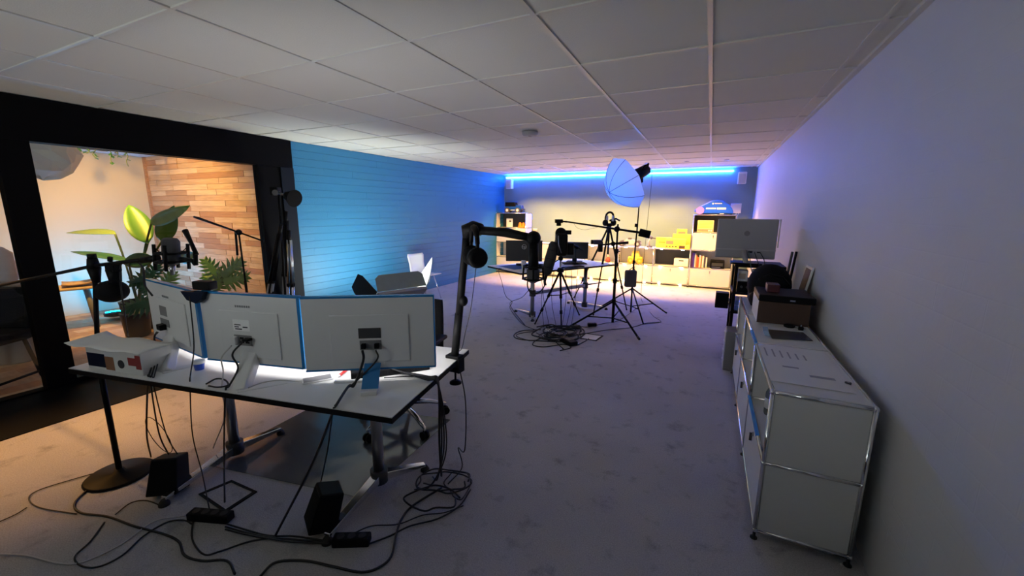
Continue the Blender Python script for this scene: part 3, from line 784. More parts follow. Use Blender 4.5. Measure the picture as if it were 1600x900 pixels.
# ------------------------------------------------------------------ clamp arm with broadcast microphone at the right desk end
YA = 1.80
def clamp_arm():
    p0 = oy(711, 556, YA)
    t = thing('jointed_boom', 'black jointed microphone arm clamped to the right desk edge', 'microphone arm', (p0.x, p0.y, TZ))
    MB().obox(V(p0.x-0.035, p0.y-0.03, TZ-0.075), V(0.07, 0, 0), V(0, 0.055, 0), V(0, 0, 0.03)).build('clamp_jaw', 'black', t, bevel=0.004)
    MB().obox(V(p0.x-0.045, p0.y-0.03, TZ), V(0.085, 0, 0), V(0, 0.055, 0), V(0, 0, 0.018)).build('clamp_plate', 'black', t, bevel=0.004)
    MB().obox(V(p0.x+0.032, p0.y-0.03, TZ-0.075), V(0.012, 0, 0), V(0, 0.055, 0), V(0, 0, 0.08)).build('clamp_side', 'black', t)
    MB().cyl(V(p0.x, p0.y, TZ-0.14), V(p0.x, p0.y, TZ-0.07), 0.006).build('clamp_screw', 'black', t)
    MB().lathe(V(p0.x, p0.y, TZ-0.155), [(0.018, 0), (0.034, 0.006), (0.034, 0.014), (0.014, 0.026)], 14).build('screw_knob', 'black', t)
    a, b = p0+V(0, 0, 0.01), oy(717, 490, YA)
    MB().cyl(a, b, 0.022, 0.022, 14).build('post', mat('arm_grey', (0.008, 0.008, 0.009), 0.5, spec=0.15), t)
    c, d, e = oy(722, 440, YA), oy(727, 390, YA), oy(731, 360, YA)
    MB().tube([b-V(0, 0, 0.02), c, d, e], [0.020, 0.021, 0.019, 0.026], 12).build('lower_arm', 'black', t)
    MB().sph(oy(724, 470, YA), 0.030, 12, 8, (0.8, 0.8, 1)).build('cable_clip', 'black', t)
    el = oy(739, 356, YA)
    MB().tube([oy(730, 372, YA), oy(730, 358, YA), el, oy(752, 359, YA)], [0.024, 0.034, 0.036, 0.03], 14).build('elbow', 'black', t)
    f = oy(834, 372, YA)
    pts = [oy(750, 360, YA), oy(775, 362, YA), oy(790, 363, YA), oy(812, 368, YA), f]
    MB().tube(pts, [0.022, 0.021, 0.024, 0.021, 0.017], 12).build('upper_arm', 'black', t)
    MB().sph(f, 0.034, 14, 10).build('end_joint', 'black', t)
    MB().tube([oy(823, 371, YA), oy(823, 378, YA), oy(828, 381, YA)], 0.004, 6).build('cable_loop', 'cable_black', t)
    return f
arm_end = clamp_arm()
def broadcast_mic():
    t = thing('broadcast_microphone', 'black microphone hanging upside down from the jointed arm end', 'microphone', arm_end-V(0, 0, 0.2))
    MB().cyl(arm_end-V(0, 0, 0.02), arm_end-V(0, 0, 0.15), 0.022, 0.026, 14).build('body', 'black', t)
    MB().lathe(arm_end-V(0, 0, 0.215), [(0.012, 0), (0.030, 0.01), (0.032, 0.065)], 16).build('grille', 'mic_grille', t)
    for k in range(4):
        a = k*pi/2+0.4; e = V(cos(a), sin(a), 0)
        MB().tube([arm_end-V(0, 0, 0.13)+e*0.045, arm_end-V(0, 0, 0.2)+e*0.05], 0.005, 6).build('mount_post', 'steel' if k == 1 else 'black', t)
    for z in (0.135, 0.195):
        MB().tube([arm_end-V(0, 0, z)+V(0.047*cos(2*pi*i/18), 0.047*sin(2*pi*i/18), 0) for i in range(19)], 0.005, 6).build('mount_ring', 'black', t)
broadcast_mic()

def headphones(t, c, fwd, sc=1.0, tilt=0.0, spread=0.075):
    """band in the plane of side/up; cups face each other along side"""
    fwd = Vector(fwd).normalized(); side = fwd.cross(V(0, 0, 1)).normalized(); up = V(0, 0, 1)
    R = Matrix.Rotation(tilt, 3, fwd); side = R@side; up = R@up; r = spread*sc
    pts = [c+side*(r*cos(a))+up*(r*1.15*sin(a)) for a in [pi*i/18 for i in range(19)]]
    MB().tube(pts, [0.010*sc]*4+[0.014*sc]*11+[0.010*sc]*4, 8).build('headband', 'black', t)
    for s in (-1, 1):
        q = c+side*(s*r)
        MB().tube([q+up*0.03*sc, q-up*0.03*sc], 0.008*sc, 8).build('yoke', 'black', t)
        q2 = q-up*0.055*sc
        MB().lathe(q2-side*(s*0.024*sc), [(0.028*sc, 0), (0.042*sc, 0.004*sc), (0.043*sc, 0.016*sc)], 20, side*s).build('ear_pad', 'black_soft', t)
        MB().lathe(q2-side*(s*0.008*sc), [(0.043*sc, 0), (0.040*sc, 0.018*sc), (0.026*sc, 0.026*sc)], 20, side*s).build('ear_cup', 'black', t)
hc = oy(741, 380, YA-0.05)
t = thing('headphones', 'black headphones hanging from the elbow of the jointed arm', 'headphones', hc)
headphones(t, hc+V(0, 0, 0.0), V(CR.x, CR.y, 0)+V(CF.x, CF.y, 0)*0.35, 1.2, spread=0.055)

# ------------------------------------------------------------------ office chair and glossy floor mat
def office_chair():
    c = V(-1.93, 2.18, 0)
    t = thing('office_chair', 'office chair with chrome five-star base behind the near desk', 'chair', c)
    cast = [oz(569, 688, 0.0), oz(662, 685, 0.0), oz(698, 640, 0.0)]
    angs = [math.atan2(p.y-c.y, p.x-c.x) for p in cast]
    a0 = angs[1]
    for k in range(5):
        a = a0+2*pi*k/5; e = V(cos(a), sin(a), 0); R_ = 0.32
        tip = c+e*R_
        MB().tube([c+V(0, 0, 0.16), c+e*0.2+V(0, 0, 0.125), tip+V(0, 0, 0.085), tip+V(0, 0, 0.05)], [0.022, 0.018, 0.013, 0.009], 10).build('base_leg', 'chrome', t)
        cw = MB()
        sd_ = V(-e.y, e.x, 0)
        for s in (-1, 1):
            cw.cyl(tip+V(0, 0, 0.03)+sd_*(s*0.006), tip+V(0, 0, 0.03)+sd_*(s*0.024), 0.029, n=16)
        cw.build('caster', 'black', t)
    MB().cyl(c+V(0, 0, 0.09), c+V(0, 0, 0.19), 0.032, n=16).build('hub', 'dark_grey', t)
    MB().cyl(c+V(0, 0, 0.17), c+V(0, 0, 0.42), 0.02, n=14).build('gas_lift', 'black', t)
    f = -DV; s = DU
    MB().obox(c+V(0, 0, 0.40)-s*0.12-f*0.12, s*0.24, f*0.24, V(0, 0, 0.04)).build('mechanism', 'black', t)
    MB().obox(c+V(0, 0, 0.44)-s*0.24-f*0.22, s*0.48, f*0.46, V(0, 0, 0.07)).build('seat', 'black_soft', t, bevel=0.03)
    bk = c-f*0.25
    MB().tube([c+V(0, 0, 0.43)-f*0.1, bk+V(0, 0, 0.45)-f*0.05, bk+V(0, 0, 0.62)-f*0.06], 0.016, 8).build('back_bar', 'chrome', t)
    nx, ny = 9, 8; vs_ = []
    for j in range(ny):
        for i in range(nx):
            q = -1+2*i/(nx-1); w_ = 0.23-0.02*(j/(ny-1))
            vs_.append(bk+s*(q*w_)+f*(0.035*q*q-0.05*sin(j/(ny-1)*pi*0.5))+V(0, 0, 0.52+0.36*j/(ny-1)))
    MB().add(vs_, [(r*nx+i, r*nx+i+1, (r+1)*nx+i+1, (r+1)*nx+i) for r in range(ny-1) for i in range(nx-1)], True).build('backrest', 'black_soft', t, solid=0.03)
    ar = oz(690, 517, 0.66)
    off = (ar-c); sgn = 1 if off.dot(s) > 0 else -1
    for k in (1, -1):
        q = c+s*(k*0.27)-f*0.02
        MB().tube([q-s*(k*0.1)+V(0, 0, 0.43), q+V(0, 0, 0.44), q+V(0, 0, 0.63)], 0.014, 8).build('arm_post', 'black', t)
        MB().obox(q+V(0, 0, 0.63)-s*0.045-f*0.12, s*0.09, f*0.25, V(0, 0, 0.03)).build('armrest', 'black', t, bevel=0.014)
office_chair()
# second chair turned away, mostly hidden behind the monitors
N_ = oz(566, 779, 0)
def mat_clear():
    m = bpy.data.materials.new('clear_mat'); m.use_nodes = True; nt = m.node_tree
    b = nt.nodes['Principled BSDF']; out = nt.nodes['Material Output']
    b.inputs['Base Color'].default_value = (0.16, 0.16, 0.165, 1); b.inputs['Roughness'].default_value = 0.13
    b.inputs['Specular IOR Level'].default_value = 0.8
    tc = nt.nodes.new('ShaderNodeTexCoord'); n = nt.nodes.new('ShaderNodeTexNoise'); n.inputs['Scale'].default_value = 3.5; n.inputs['Detail'].default_value = 1
    nt.links.new(tc.outputs['Object'], n.inputs['Vector'])
    bp = nt.nodes.new('ShaderNodeBump'); bp.inputs['Strength'].default_value = 0.35; bp.inputs['Distance'].default_value = 0.02
    nt.links.new(n.outputs['Fac'], bp.inputs['Height']); nt.links.new(bp.outputs['Normal'], b.inputs['Normal'])
    tr = nt.nodes.new('ShaderNodeBsdfTransparent'); mx = nt.nodes.new('ShaderNodeMixShader'); mx.inputs[0].default_value = 0.62
    tr.inputs[0].default_value = (0.8, 0.8, 0.8, 1)
    nt.links.new(tr.outputs[0], mx.inputs[1]); nt.links.new(b.outputs[0], mx.inputs[2]); nt.links.new(mx.outputs[0], out.inputs[0])
    MATS['clear_mat'] = m
mat_clear()
o = MB().obox(N_+V(0, 0, 0.001), DU*1.12, V(-0.05, 0.92, 0), V(0, 0, 0.003)).build('chair_mat', 'clear_mat', None, origin=N_)
tag(o, 'glossy clear plastic floor mat under the office chair', 'floor mat')

# ------------------------------------------------------------------ things on the floor under the near desk
def small_speaker(px, py, rz, lean, label, s=(0.15, 0.13, 0.20)):
    b = oz(px, py, 0)
    t = thing('desk_speaker', label, 'speaker', b, rz)
    M = WM[t.name]@Matrix.Rotation(lean, 4, 'X')
    lo = min((M.to_3x3()@V(x, y, z)).z for x in (-s[0]/2, s[0]/2) for y in (-s[1]/2, s[1]/2) for z in (0, s[2]))
    def P(x, y, z): return M@V(x, y, z)+V(0, 0, 0.001-lo)
    pr = [(-s[0]/2, -s[1]/2, 0), (s[0]/2, -s[1]/2, 0), (s[0]/2, s[1]/2, 0), (-s[0]/2, s[1]/2, 0)]
    tp = [(-s[0]*0.42, -s[1]*0.35, s[2]), (s[0]*0.42, -s[1]*0.35, s[2]), (s[0]*0.42, s[1]*0.5, s[2]), (-s[0]*0.42, s[1]*0.5, s[2])]
    MB().add([P(*p) for p in pr+tp], [(3, 2, 1, 0), (4, 5, 6, 7), (0, 1, 5, 4), (1, 2, 6, 5), (2, 3, 7, 6), (3, 0, 4, 7)]).build('cabinet', 'black', t, bevel=0.008)
    MB().add([P(x*0.88, -s[1]*(0.505-0.15*z/s[2]), z) for x, z in ((-s[0]/2, s[2]*0.07), (s[0]/2, s[2]*0.07), (s[0]/2*0.86, s[2]*0.93), (-s[0]/2*0.86, s[2]*0.93))],
             [(0, 1, 2, 3)]).build('grille', 'black_soft', t)
small_speaker(264, 772, radians(35), radians(-14), 'small black speaker on the floor beside the round stand base', (0.15, 0.13, 0.19))
small_speaker(500, 825, radians(-30), radians(-16), 'small black speaker on the floor in front of the right desk column', (0.15, 0.13, 0.19))
def floor_box(pts, label):
    P_ = [oz(x, y, 0.001) for x, y in pts]
    c = sum(P_, V(0, 0, 0))/4
    t = thing('floor_outlet', label, 'floor outlet', c, group='floor outlet lids')
    ins = [c+(p-c)*0.84 for p in P_]
    MB().add(P_+ins+[p+V(0, 0, 0.006) for p in P_]+[p+V(0, 0, 0.006) for p in ins],
             [(8+i, 8+(i+1) % 4, 12+(i+1) % 4, 12+i) for i in range(4)]+[(i, (i+1) % 4, 8+(i+1) % 4, 8+i) for i in range(4)]+[(4+i, 12+i, 12+(i+1) % 4, 4+(i+1) % 4) for i in range(4)]).build('rim', 'black', t)
    return t, ins
t, ins = floor_box([(310, 773), (362, 751), (402, 769), (352, 802)], 'square floor outlet lid with carpet inlay under the near desk')
MB().prism(ins, V(0, 0, 0.003)).build('inlay', 'carpet', t)
t, ins = floor_box([(905, 529), (914, 521), (943, 525), (932, 533)], 'square floor outlet with pale lid beside the far cable pile')
MB().prism(ins, V(0, 0, 0.003)).build('lid', 'paper', t)
def power_strip(px, py, L, rz, label, m='black', n=4):
    b = oz(px, py, 0); t = thing('power_strip', label, 'power strip', b, rz, 'power strips')
    R_ = Matrix.Rotation(rz, 3, 'Z')
    MB().cbox(b+V(0, 0, 0.023), (L, 0.055, 0.042), rz).build('body', m, t, bevel=0.006)
    for k in range(n):
        q = b+R_@V(-L/2+L*(k+0.7)/(n+0.4), 0, 0.0445)
        MB().cyl(q-V(0, 0, 0.001), q+V(0, 0, 0.0015), 0.018, n=14).build('socket', 'dark_grey' if m != 'black' else 'rubber', t)
power_strip(550, 850, 0.17, radians(28), 'short black power strip on the floor in front of the right desk foot', n=3)
power_strip(330, 812, 0.22, radians(20), 'black power strip lying beneath the middle of the near desk', n=4)

# ------------------------------------------------------------------ cables
def cable(pts, r, label, m='cable_black', k=7, cat='cable', group=None, n=5):
    pts = [Vector(p) for p in pts]
    g = MB(); g.tube(bez(pts, k), r, n)
    o = g.build('cable', m, None, origin=pts[0]); tag(o, label, cat, group)
    return o
def fc(px, z=0.006): return [oz(x, y, z) for x, y in px]
GF = 'cables around the near desk'
cable(fc([(-8, 866), (40, 868), (90, 880), (130, 878), (190, 850), (240, 815), (290, 806)]), 0.0035, 'pale cable running to the left picture edge along the bottom', 'cable_white', group=GF)
cable(fc([(178, 731), (110, 750), (60, 766), (45, 779), (62, 793), (120, 803)]), 0.003, 'thin dark cable looping wide to the left of the round base', group=GF)
cable(fc([(-5, 817), (24, 804), (42, 793)]), 0.003, 'thin dark cable leaving at the left picture edge', group=GF)
cable(fc([(140, 762), (117, 786), (126, 801), (168, 807), (210, 822), (255, 834), (279, 846), (288, 867), (315, 876), (354, 876), (367, 897)]), 0.0055, 'thick black cable snaking from the round base to the bottom edge', group=GF)
cable(fc([(163, 816), (141, 846), (117, 870), (129, 885), (156, 885), (192, 867), (225, 837), (261, 816), (288, 813), (300, 819)]), 0.004, 'black cable looped on the carpet at the lower left', group=GF)
cable(fc([(180, 804), (204, 786), (228, 782), (249, 789)]), 0.003, 'thin black cable curving to the left floor speaker', group=GF)
for i, off in enumerate((0, 5, 9)):
    cable(fc([(352, 818+off), (385, 828+off*0.8), (420, 837+off*0.5), (460, 838+off), (515, 846+off*0.4)], 0.006+0.004*i), 0.0045,
          ('uppermost', 'middle', 'lowest')[i]+' of three black cables running between the two power strips', group=GF)
cable(fc([(303, 806), (300, 840), (318, 866), (345, 861), (390, 846), (430, 840)]), 0.004, 'black cable drooping in a curve below the desk middle', group=GF)
cable(fc([(405, 902), (430, 879), (475, 876), (520, 885), (565, 894), (595, 885), (612, 867), (619, 834), (628, 810), (645, 790), (690, 762)]), 0.0055, 'thick black cable running along the bottom edge to the coil', group=GF)
cable(fc([(545, 837), (580, 822), (622, 819), (660, 805), (694, 801), (724, 790)]), 0.003, 'thin black cable from the right floor speaker to the coil', group=GF)
cable(fc([(573, 851), (610, 837), (640, 822), (685, 810), (718, 790), (735, 765)]), 0.004, 'black cable from the short power strip to the coil', group=GF)
# coil below the right desk end
def coil(cx, cy, rx, ry, turns, r, label, seed, z0=0.006):
    random.seed(seed); pts = []
    for i in range(turns*10+1):
        a = 2*pi*i/10; k = 1+random.uniform(-0.22, 0.22)
        pts.append(oz(cx+rx*k*cos(a)+random.uniform(-4, 4), cy+ry*k*sin(a), z0+0.02*random.random()))
    return cable(pts, r, label, k=5, group=GF)
coil(690, 752, 40, 17, 2, 0.0045, 'black cable coil on the carpet below the right desk end', 3)
coil(672, 778, 36, 20, 1, 0.005, 'wide black cable loop lying left of the coil', 5)
coil(715, 755, 20, 22, 1, 0.0035, 'small black cable loop at the right of the coil', 8)
# bundle hanging over the right desk edge
pe = D(0.0, 0.33)
for i in range(4):
    a = D(0.03, 0.375-0.011*i, TZ+0.012); e = D(-0.025-0.006*i, 0.37-0.011*i, TZ-0.01)
    fl_ = oz(690-14*i, 735+10*i, 0.01)
    cable([D(0.20+0.01*i, 0.40-0.012*i, TZ+0.008+0.01*i), a, e, V(e.x+0.012*i, e.y-0.005, 0.42), V(e.x*0.6+fl_.x*0.4, e.y*0.6+fl_.y*0.4, 0.14), fl_], (0.006, 0.0045, 0.004, 0.0035)[i],
          ('first', 'second', 'third', 'fourth')[i]+' from the right of the black cables hanging off the desk edge', group=GF)
cable([D(0.0, 0.69, TZ-0.06), D(-0.045, 0.66, 0.5), D(-0.06, 0.60, 0.25), oz(716, 700, 0.12), oz(722, 730, 0.02), oz(700, 756, 0.01)], 0.0035, 'black cable dropping from the arm clamp to the coil', group=GF)
cable([oy(744, 416, YA-0.08), oy(736, 480, YA-0.08), oy(727, 520, YA-0.06), oy(722, 543, YA-0.05), oy(716, 550, YA-0.02)], 0.002, 'thin headphone cable dangling beside the jointed arm', group=GF)
# from the right monitor over the front edge to the floor
for i, (fx, dx, fl_) in enumerate(((0.455, 0, (431, 836)), (0.555, 8, (497, 772)))):
    s0 = on_back(m3, fx-0.002, 0.69, 0.055)
    e0 = oz(526-i*1, 632+i*2, TZ+0.012)
    g0 = oz(521-i*1, 642+i*2, TZ-0.03)
    e1 = oz(fl_[0], fl_[1], 0.02)
    cable([s0, s0-V(0, 0, 0.05), on_back(m3, 0.38-0.02*i, 1.15, 0.07), oz(545, 603, TZ+0.02), e0, g0, g0.lerp(e1, 0.35)-V(0, 0, 0.03), e1], 0.006-0.002*i,
          ('thick black cable from the right monitor sweeping down to the power strips', 'thin black cable from the right monitor to the right floor speaker')[i], group=GF)
# left monitor cables
s0 = on_back(m1, 0.36, 0.76, 0.06)
for i in range(3):
    e0 = oz(233+i*4, 586+i, TZ+0.01); g0 = oz(231+i*4, 594+i, TZ-0.03); fl_ = (oz(236, 714, 0.02), oz(266, 715, 0.16), oz(280, 714, 0.16))[i]
    cable([s0+m1['d']*(0.008*i), s0+V(0, 0, -0.03)+m1['n']*0.015, oz(243+3*i, 552, TZ+0.06), e0, g0, g0.lerp(fl_, 0.5)+V(0.01*i, -0.02, -0.05), fl_], 0.0045-0.0008*i,
          ('leftmost', 'middle', 'rightmost')[i]+' of the black cables falling from the left monitor over the desk edge', group=GF)
lp = oz(248, 680, 0.35)
cable([lp+V(0.11*cos(a), -0.02*sin(a), 0.11*sin(a)) for a in [2*pi*i/12 for i in range(13)]], 0.002, 'thin dark cable loop hanging in the air under the left desk end', group=GF)
# webcam cable, middle monitor cables
wp = m2['a']+m2['up']*(m2['h']-0.02)+m2['n']*0.04-m2['d']*0.02
cable([wp, oz(303, 540, TZ+0.16), oz(298, 583, TZ+0.015), oz(297, 602, TZ-0.02), oz(301, 680, 0.35), oz(316, 740, 0.12), oz(327, 795, 0.03)], 0.003, 'thin black webcam cable hanging down between the left monitors', group=GF)
s0 = on_back(m2, 0.53, 0.635, 0.065)
cable([on_back(m2, 0.50, 0.635, 0.06), on_back(m2, 0.42, 0.8, 0.08), oz(372, 575, TZ+0.08), oz(358, 603, TZ+0.01), oz(352, 616, TZ-0.03), oz(350, 700, 0.2), oz(351, 785, 0.02)], 0.0045, 'black cable from the middle monitor over the desk edge to the outlet lid', group=GF)
cable([on_back(m2, 0.36, 0.71, 0.05), on_back(m2, 0.24, 0.9, 0.05), oz(349, 580, TZ+0.03), oz(347, 600, TZ+0.008), oz(346, 611, TZ-0.03), oz(352, 650, 0.4), oz(333, 700, 0.1)], 0.0035, 'pale cable hanging from the middle monitor', 'cable_white', group=GF)
cable([oz(322, 600, TZ+0.006), oz(338, 592, TZ+0.008), oz(352, 594, TZ+0.012), oz(356, 602, TZ+0.012), oz(340, 605, TZ+0.01), oz(326, 603, TZ+0.006)], 0.004, 'black cable coiled on the desk beside the middle monitor foot', group=GF)
cable([oz(388, 606, TZ+0.006), oz(410, 598, TZ+0.006), oz(440, 594, TZ+0.006), oz(482, 598, TZ+0.006)], 0.003, 'grey cable lying along the desk from the middle monitor foot', 'cable_white', group=GF)
# soundbar cables to the right edge
cable([oz(600, 590, TZ+0.01), oz(640, 588, TZ+0.008), oz(665, 588, TZ+0.01), oz(680, 596, TZ+0.0), oz(686, 612, TZ-0.08), oz(690, 660, 0.35)], 0.003, 'thin black cable lying on the desk right of the blue film', group=GF)
# cables of the boom microphone
Yb_ = 1.06
cable([oy(205, 408, Yb_), oy(190, 412, Yb_), oy(188, 440, Yb_), oy(195, 490, Yb_), oy(199, 520, Yb_+0.03), oz(202, 527, TZ+0.12)], 0.004, 'black microphone cable hanging from the boom onto the carton', group=GF)
cable([oy(213, 407, Yb_), oy(224, 420, Yb_), oy(226, 445, Yb_), oy(238, 462, Yb_)], 0.005, 'black cable arching from the boom to the left monitor', group=GF)

# ------------------------------------------------------------------ modular steel-tube cabinets
mat('anthracite', (0.035, 0.04, 0.05), 0.5)
mat('lamp_warm', (1, 0.8, 0.5), 0.4, emit=(1.0, 0.60, 0.22), es=120)
BALL = {}
def tube_cabinet(t, M, xs_, zs_, d, doors=(), backs={}, foot=0.03, lights=()):
    """M: local (x width, y depth from the front, z up) to world"""
    rt = 0.0095
    def P(x, y, z): return M@V(x, y, z)
    x0, x1 = xs_[0], xs_[-1]; z0, z1 = zs_[0], zs_[-1]
    for z in zs_:
        for y in (0, d):
            MB().cyl(P(x0, y, z), P(x1, y, z), rt, n=8).build('tube', 'chrome', t)
    for x in xs_:
        for y in (0, d):
            MB().cyl(P(x, y, z0), P(x, y, z1), rt, n=8).build('tube', 'chrome', t)
        for z in zs_:
            MB().cyl(P(x, 0, z), P(x, d, z), rt, n=8).build('tube', 'chrome', t)
    if 'ball' not in BALL:
        q = MB().sph((0, 0, 0), 0.0128, 8, 6); me = bpy.data.meshes.new('ball_joint'); me.from_pydata(q.v, [], q.f)
        for f in me.polygons: f.use_smooth = True
        me.materials.append(MATS['chrome']); BALL['ball'] = me
    Wi = wmat(t).inverted()
    for x in xs_:
        for z in zs_:
            for y in (0, d): put('ball_joint', BALL['ball'], t, Wi@P(x, y, z))
    e = 0.004
    for i in range(len(xs_)):
        for j in range(len(zs_)-1):
            MB().obox(P(xs_[i]-e/2, rt, zs_[j]+rt), M.to_3x3()@V(e, 0, 0), M.to_3x3()@V(0, d-2*rt, 0), V(0, 0, zs_[j+1]-zs_[j]-2*rt)).build('side_panel', 'white_metal', t)
    R3 = M.to_3x3()
    for i in range(len(xs_)-1):
        w = xs_[i+1]-xs_[i]
        for j in range(len(zs_)):
            top = j == len(zs_)-1
            MB().obox(P(xs_[i]+rt, rt, zs_[j]+(rt-e if top else -e/2)), R3@V(w-2*rt, 0, 0), R3@V(0, d-2*rt, 0), V(0, 0, e)).build('top_panel' if top else 'shelf', 'white_metal', t)
        for j in range(len(zs_)-1):
            h = zs_[j+1]-zs_[j]
            MB().obox(P(xs_[i]+rt, d-e, zs_[j]+rt), R3@V(w-2*rt, 0, 0), R3@V(0, e, 0), V(0, 0, h-2*rt)).build('back_panel', backs.get((i, j), 'white_metal'), t)
            if (i, j) in doors:
                dr = MB().obox(P(xs_[i]+rt+0.002, -0.004, zs_[j]+rt+0.002), R3@V(w-2*rt-0.004, 0, 0), R3@V(0, 0.012, 0), V(0, 0, h-2*rt-0.004)).build('door', 'white_metal', t, bevel=0.002)
                k = P(xs_[i]+w*0.5, -0.004, zs_[j+1]-0.055)
                MB().lathe(k, [(0.012, 0), (0.012, 0.006), (0.010, 0.008)], 12, R3@V(0, -1, 0)).build('lock', 'steel', dr)
                MB().obox(k+R3@V(-0.003, -0.02, -0.04), R3@V(0.006, 0, 0), R3@V(0, 0.014, 0), V(0, 0, 0.046)).build('key', 'dark_grey', dr)
    for x in xs_:
        for y in (0, d):
            p = P(x, y, 0); MB().lathe(V(p.x, p.y, 0.0), [(0.016, 0), (0.016, 0.006), (0.007, 0.012), (0.007, z0)], 10).build('foot', 'rubber', t)
    for (i, fr, z) in lights:
        p = P(xs_[i]+(xs_[i+1]-xs_[i])*fr, -0.016, z-0.011)
        MB().obox(p-R3@V(0.02, 0, 0), R3@V(0.04, 0, 0), R3@V(0, 0.008, 0), V(0, 0, 0.006)).build('led_spot', 'lamp_warm', t)

# ---- far storage wall
YC = 9.13; DC = 0.37
ZS = [0.04, 0.405, 0.77, 1.125, 1.48]
MI = Matrix.Translation(V(0, YC, 0))
lt = thing('tall_cabinet', 'tall white steel-tube cabinet in the far left corner', 'cabinet', (-4.40, YC, 0))
tube_cabinet(lt, MI, [-4.80, -4.01], ZS, DC, doors=((0, 0), (0, 2)), backs={(0, 3): 'anthracite'})
LX = [-4.00+0.742*k for k in range(5)]+[-0.315]
lc = thing('low_cabinet', 'long low white steel-tube sideboard along the far wall', 'sideboard', (-2.15, YC, 0))
tube_cabinet(lc, MI, LX, ZS[:3], DC, doors=tuple((i, 0) for i in range(5))+((0, 1), ), backs={(4, 1): 'anthracite', (1, 1): 'white_metal'},
             lights=tuple((i, f, z) for i in (1, 2, 3, 4) for f in (0.22, 0.80) for z in (0.04, 0.405, 0.77)))
rt_ = thing('tall_cabinet', 'tall white steel-tube cabinet at the right end of the far wall', 'cabinet', (0.08, YC, 0))
tube_cabinet(rt_, MI, [-0.305, 0.455], ZS, DC, doors=((0, 0), (0, 2)), backs={(0, 3): 'anthracite'})

# ---- near white cabinet along the right wall; local x runs along -Y
NY = 2.055; NX = 0.319; ND = 0.363
NM = frame(V(NX, NY, 0), V(0, 1, 0), V(1, 0, 0))
NM = Matrix(((0, 1, 0, NX), (1, 0, 0, NY), (0, 0, 1, 0), (0, 0, 0, 1)))
nc = thing('low_cabinet', 'white steel-tube cabinet along the right wall nearest the camera', 'sideboard', (0.5, 3.2, 0))
NXS = [0, 0.758, 1.514, 2.27]
tube_cabinet(nc, NM, NXS, [0.045, 0.40, 0.75], ND, doors=((0, 0), (1, 0), (2, 0)))
NT = 0.7605

# ------------------------------------------------------------------ things in and on the far cabinets
def FX(px, py, Y=9.25): return oy(px, py, Y)
# toy off-road car
def toy_car():
    b = V(-4.38, 9.27, 1.490); t = thing('toy_car', 'blue toy off-road car on top of the left tall cabinet', 'toy car', b)
    bl = mat('toy_blue', (0.008, 0.06, 0.32), 0.3); pink = mat('toy_tyre', (0.08, 0.07, 0.08), 0.7)
    MB().box(b+V(-0.22, -0.08, 0.07), b+V(0.23, 0.08, 0.15)).build('body', bl, t, bevel=0.015)
    MB().box(b+V(0.06, -0.07, 0.145), b+V(0.22, 0.07, 0.18)).build('bonnet', bl, t, bevel=0.012)
    MB().prism([b+V(-0.22, -0.075, 0.15), b+V(0.08, -0.075, 0.15), b+V(0.04, -0.075, 0.25), b+V(-0.21, -0.075, 0.25)], V(0, 0.15, 0)).build('cabin', 'black', t, bevel=0.008)
    MB().box(b+V(-0.22, -0.078, 0.25), b+V(0.05, 0.078, 0.262)).build('roof', bl, t, bevel=0.004)
    for x in (-0.15, 0.13):
        for y in (-1, 1):
            w = MB().cyl(b+V(x, y*0.055, 0.06), b+V(x, y*0.10, 0.06), 0.06, n=18).build('wheel', pink, t)
            MB().cyl(b+V(x, y*0.10, 0.06), b+V(x, y*0.103, 0.06), 0.033, n=12).build('rim', 'white_plastic', w)
    MB().box(b+V(-0.06, -0.088, 0.055), b+V(0.05, 0.088, 0.072)).build('side_step', 'white_plastic', t)
    MB().box(b+V(0.23, -0.085, 0.06), b+V(0.255, 0.085, 0.10)).build('bumper', 'dark_grey', t)
toy_car()
# picture frame and orange figure in the left tall cabinet
b = V(-4.52, 9.30, 1.131); t = thing('picture_frame', 'small white framed picture in the upper left far cabinet', 'picture frame', b)
MB().box(b+V(-0.085, -0.006, 0), b+V(0.085, 0.012, 0.22)).build('frame', 'white_plastic', t, bevel=0.003)
MB().box(b+V(-0.065, -0.008, 0.02), b+V(0.065, -0.006, 0.20)).build('print', 'paper', t)
MB().box(b+V(-0.01, -0.009, 0.13), b+V(0.05, -0.008, 0.17)).build('motif', 'dark_grey', t)
b = V(-4.17, 9.27, 1.131); t = thing('toy_figure', 'orange double-headed figure next to the small framed picture', 'figurine', b)
org = mat('toy_orange', (0.85, 0.25, 0.02), 0.45)
for s in (-1, 1):
    MB().lathe(b+V(s*0.045, 0, 0), [(0.05, 0), (0.052, 0.04), (0.035, 0.08), (0.036, 0.10), (0.02, 0.125)], 14).build('body', org, t)
MB().box(b+V(-0.08, -0.05, 0), b+V(0.08, 0.05, 0.03)).build('base', org, t, bevel=0.008)
# white device with round dial
b = V(-4.66, 9.20, 0.777); t = thing('white_speaker', 'white upright box with a round dial in the left tall cabinet', 'speaker', b)
MB().box(b+V(-0.05, 0, 0), b+V(0.09, 0.15, 0.30)).build('body', 'white_plastic', t, bevel=0.008)
MB().cyl(b+V(0.03, 0.0, 0.23), b+V(0.03, -0.004, 0.23), 0.035, n=18).build('dial', 'grey_plastic', t)
# beige vase on the sideboard
b = V(-3.83, 9.3, 0.782); t = thing('vase', 'slim beige vase on the left end of the far sideboard', 'vase', b)
MB().lathe(b, [(0.05, 0), (0.07, 0.08), (0.06, 0.2), (0.045, 0.28), (0.06, 0.32)], 18).build('body', mat('beige_clay', (0.5, 0.42, 0.32), 0.6), t)
MB().lathe(b+V(0, 0, 0.32), [(0.062, 0), (0.062, 0.01), (0.05, 0.012)], 18).build('rim', 'white_plastic', t)

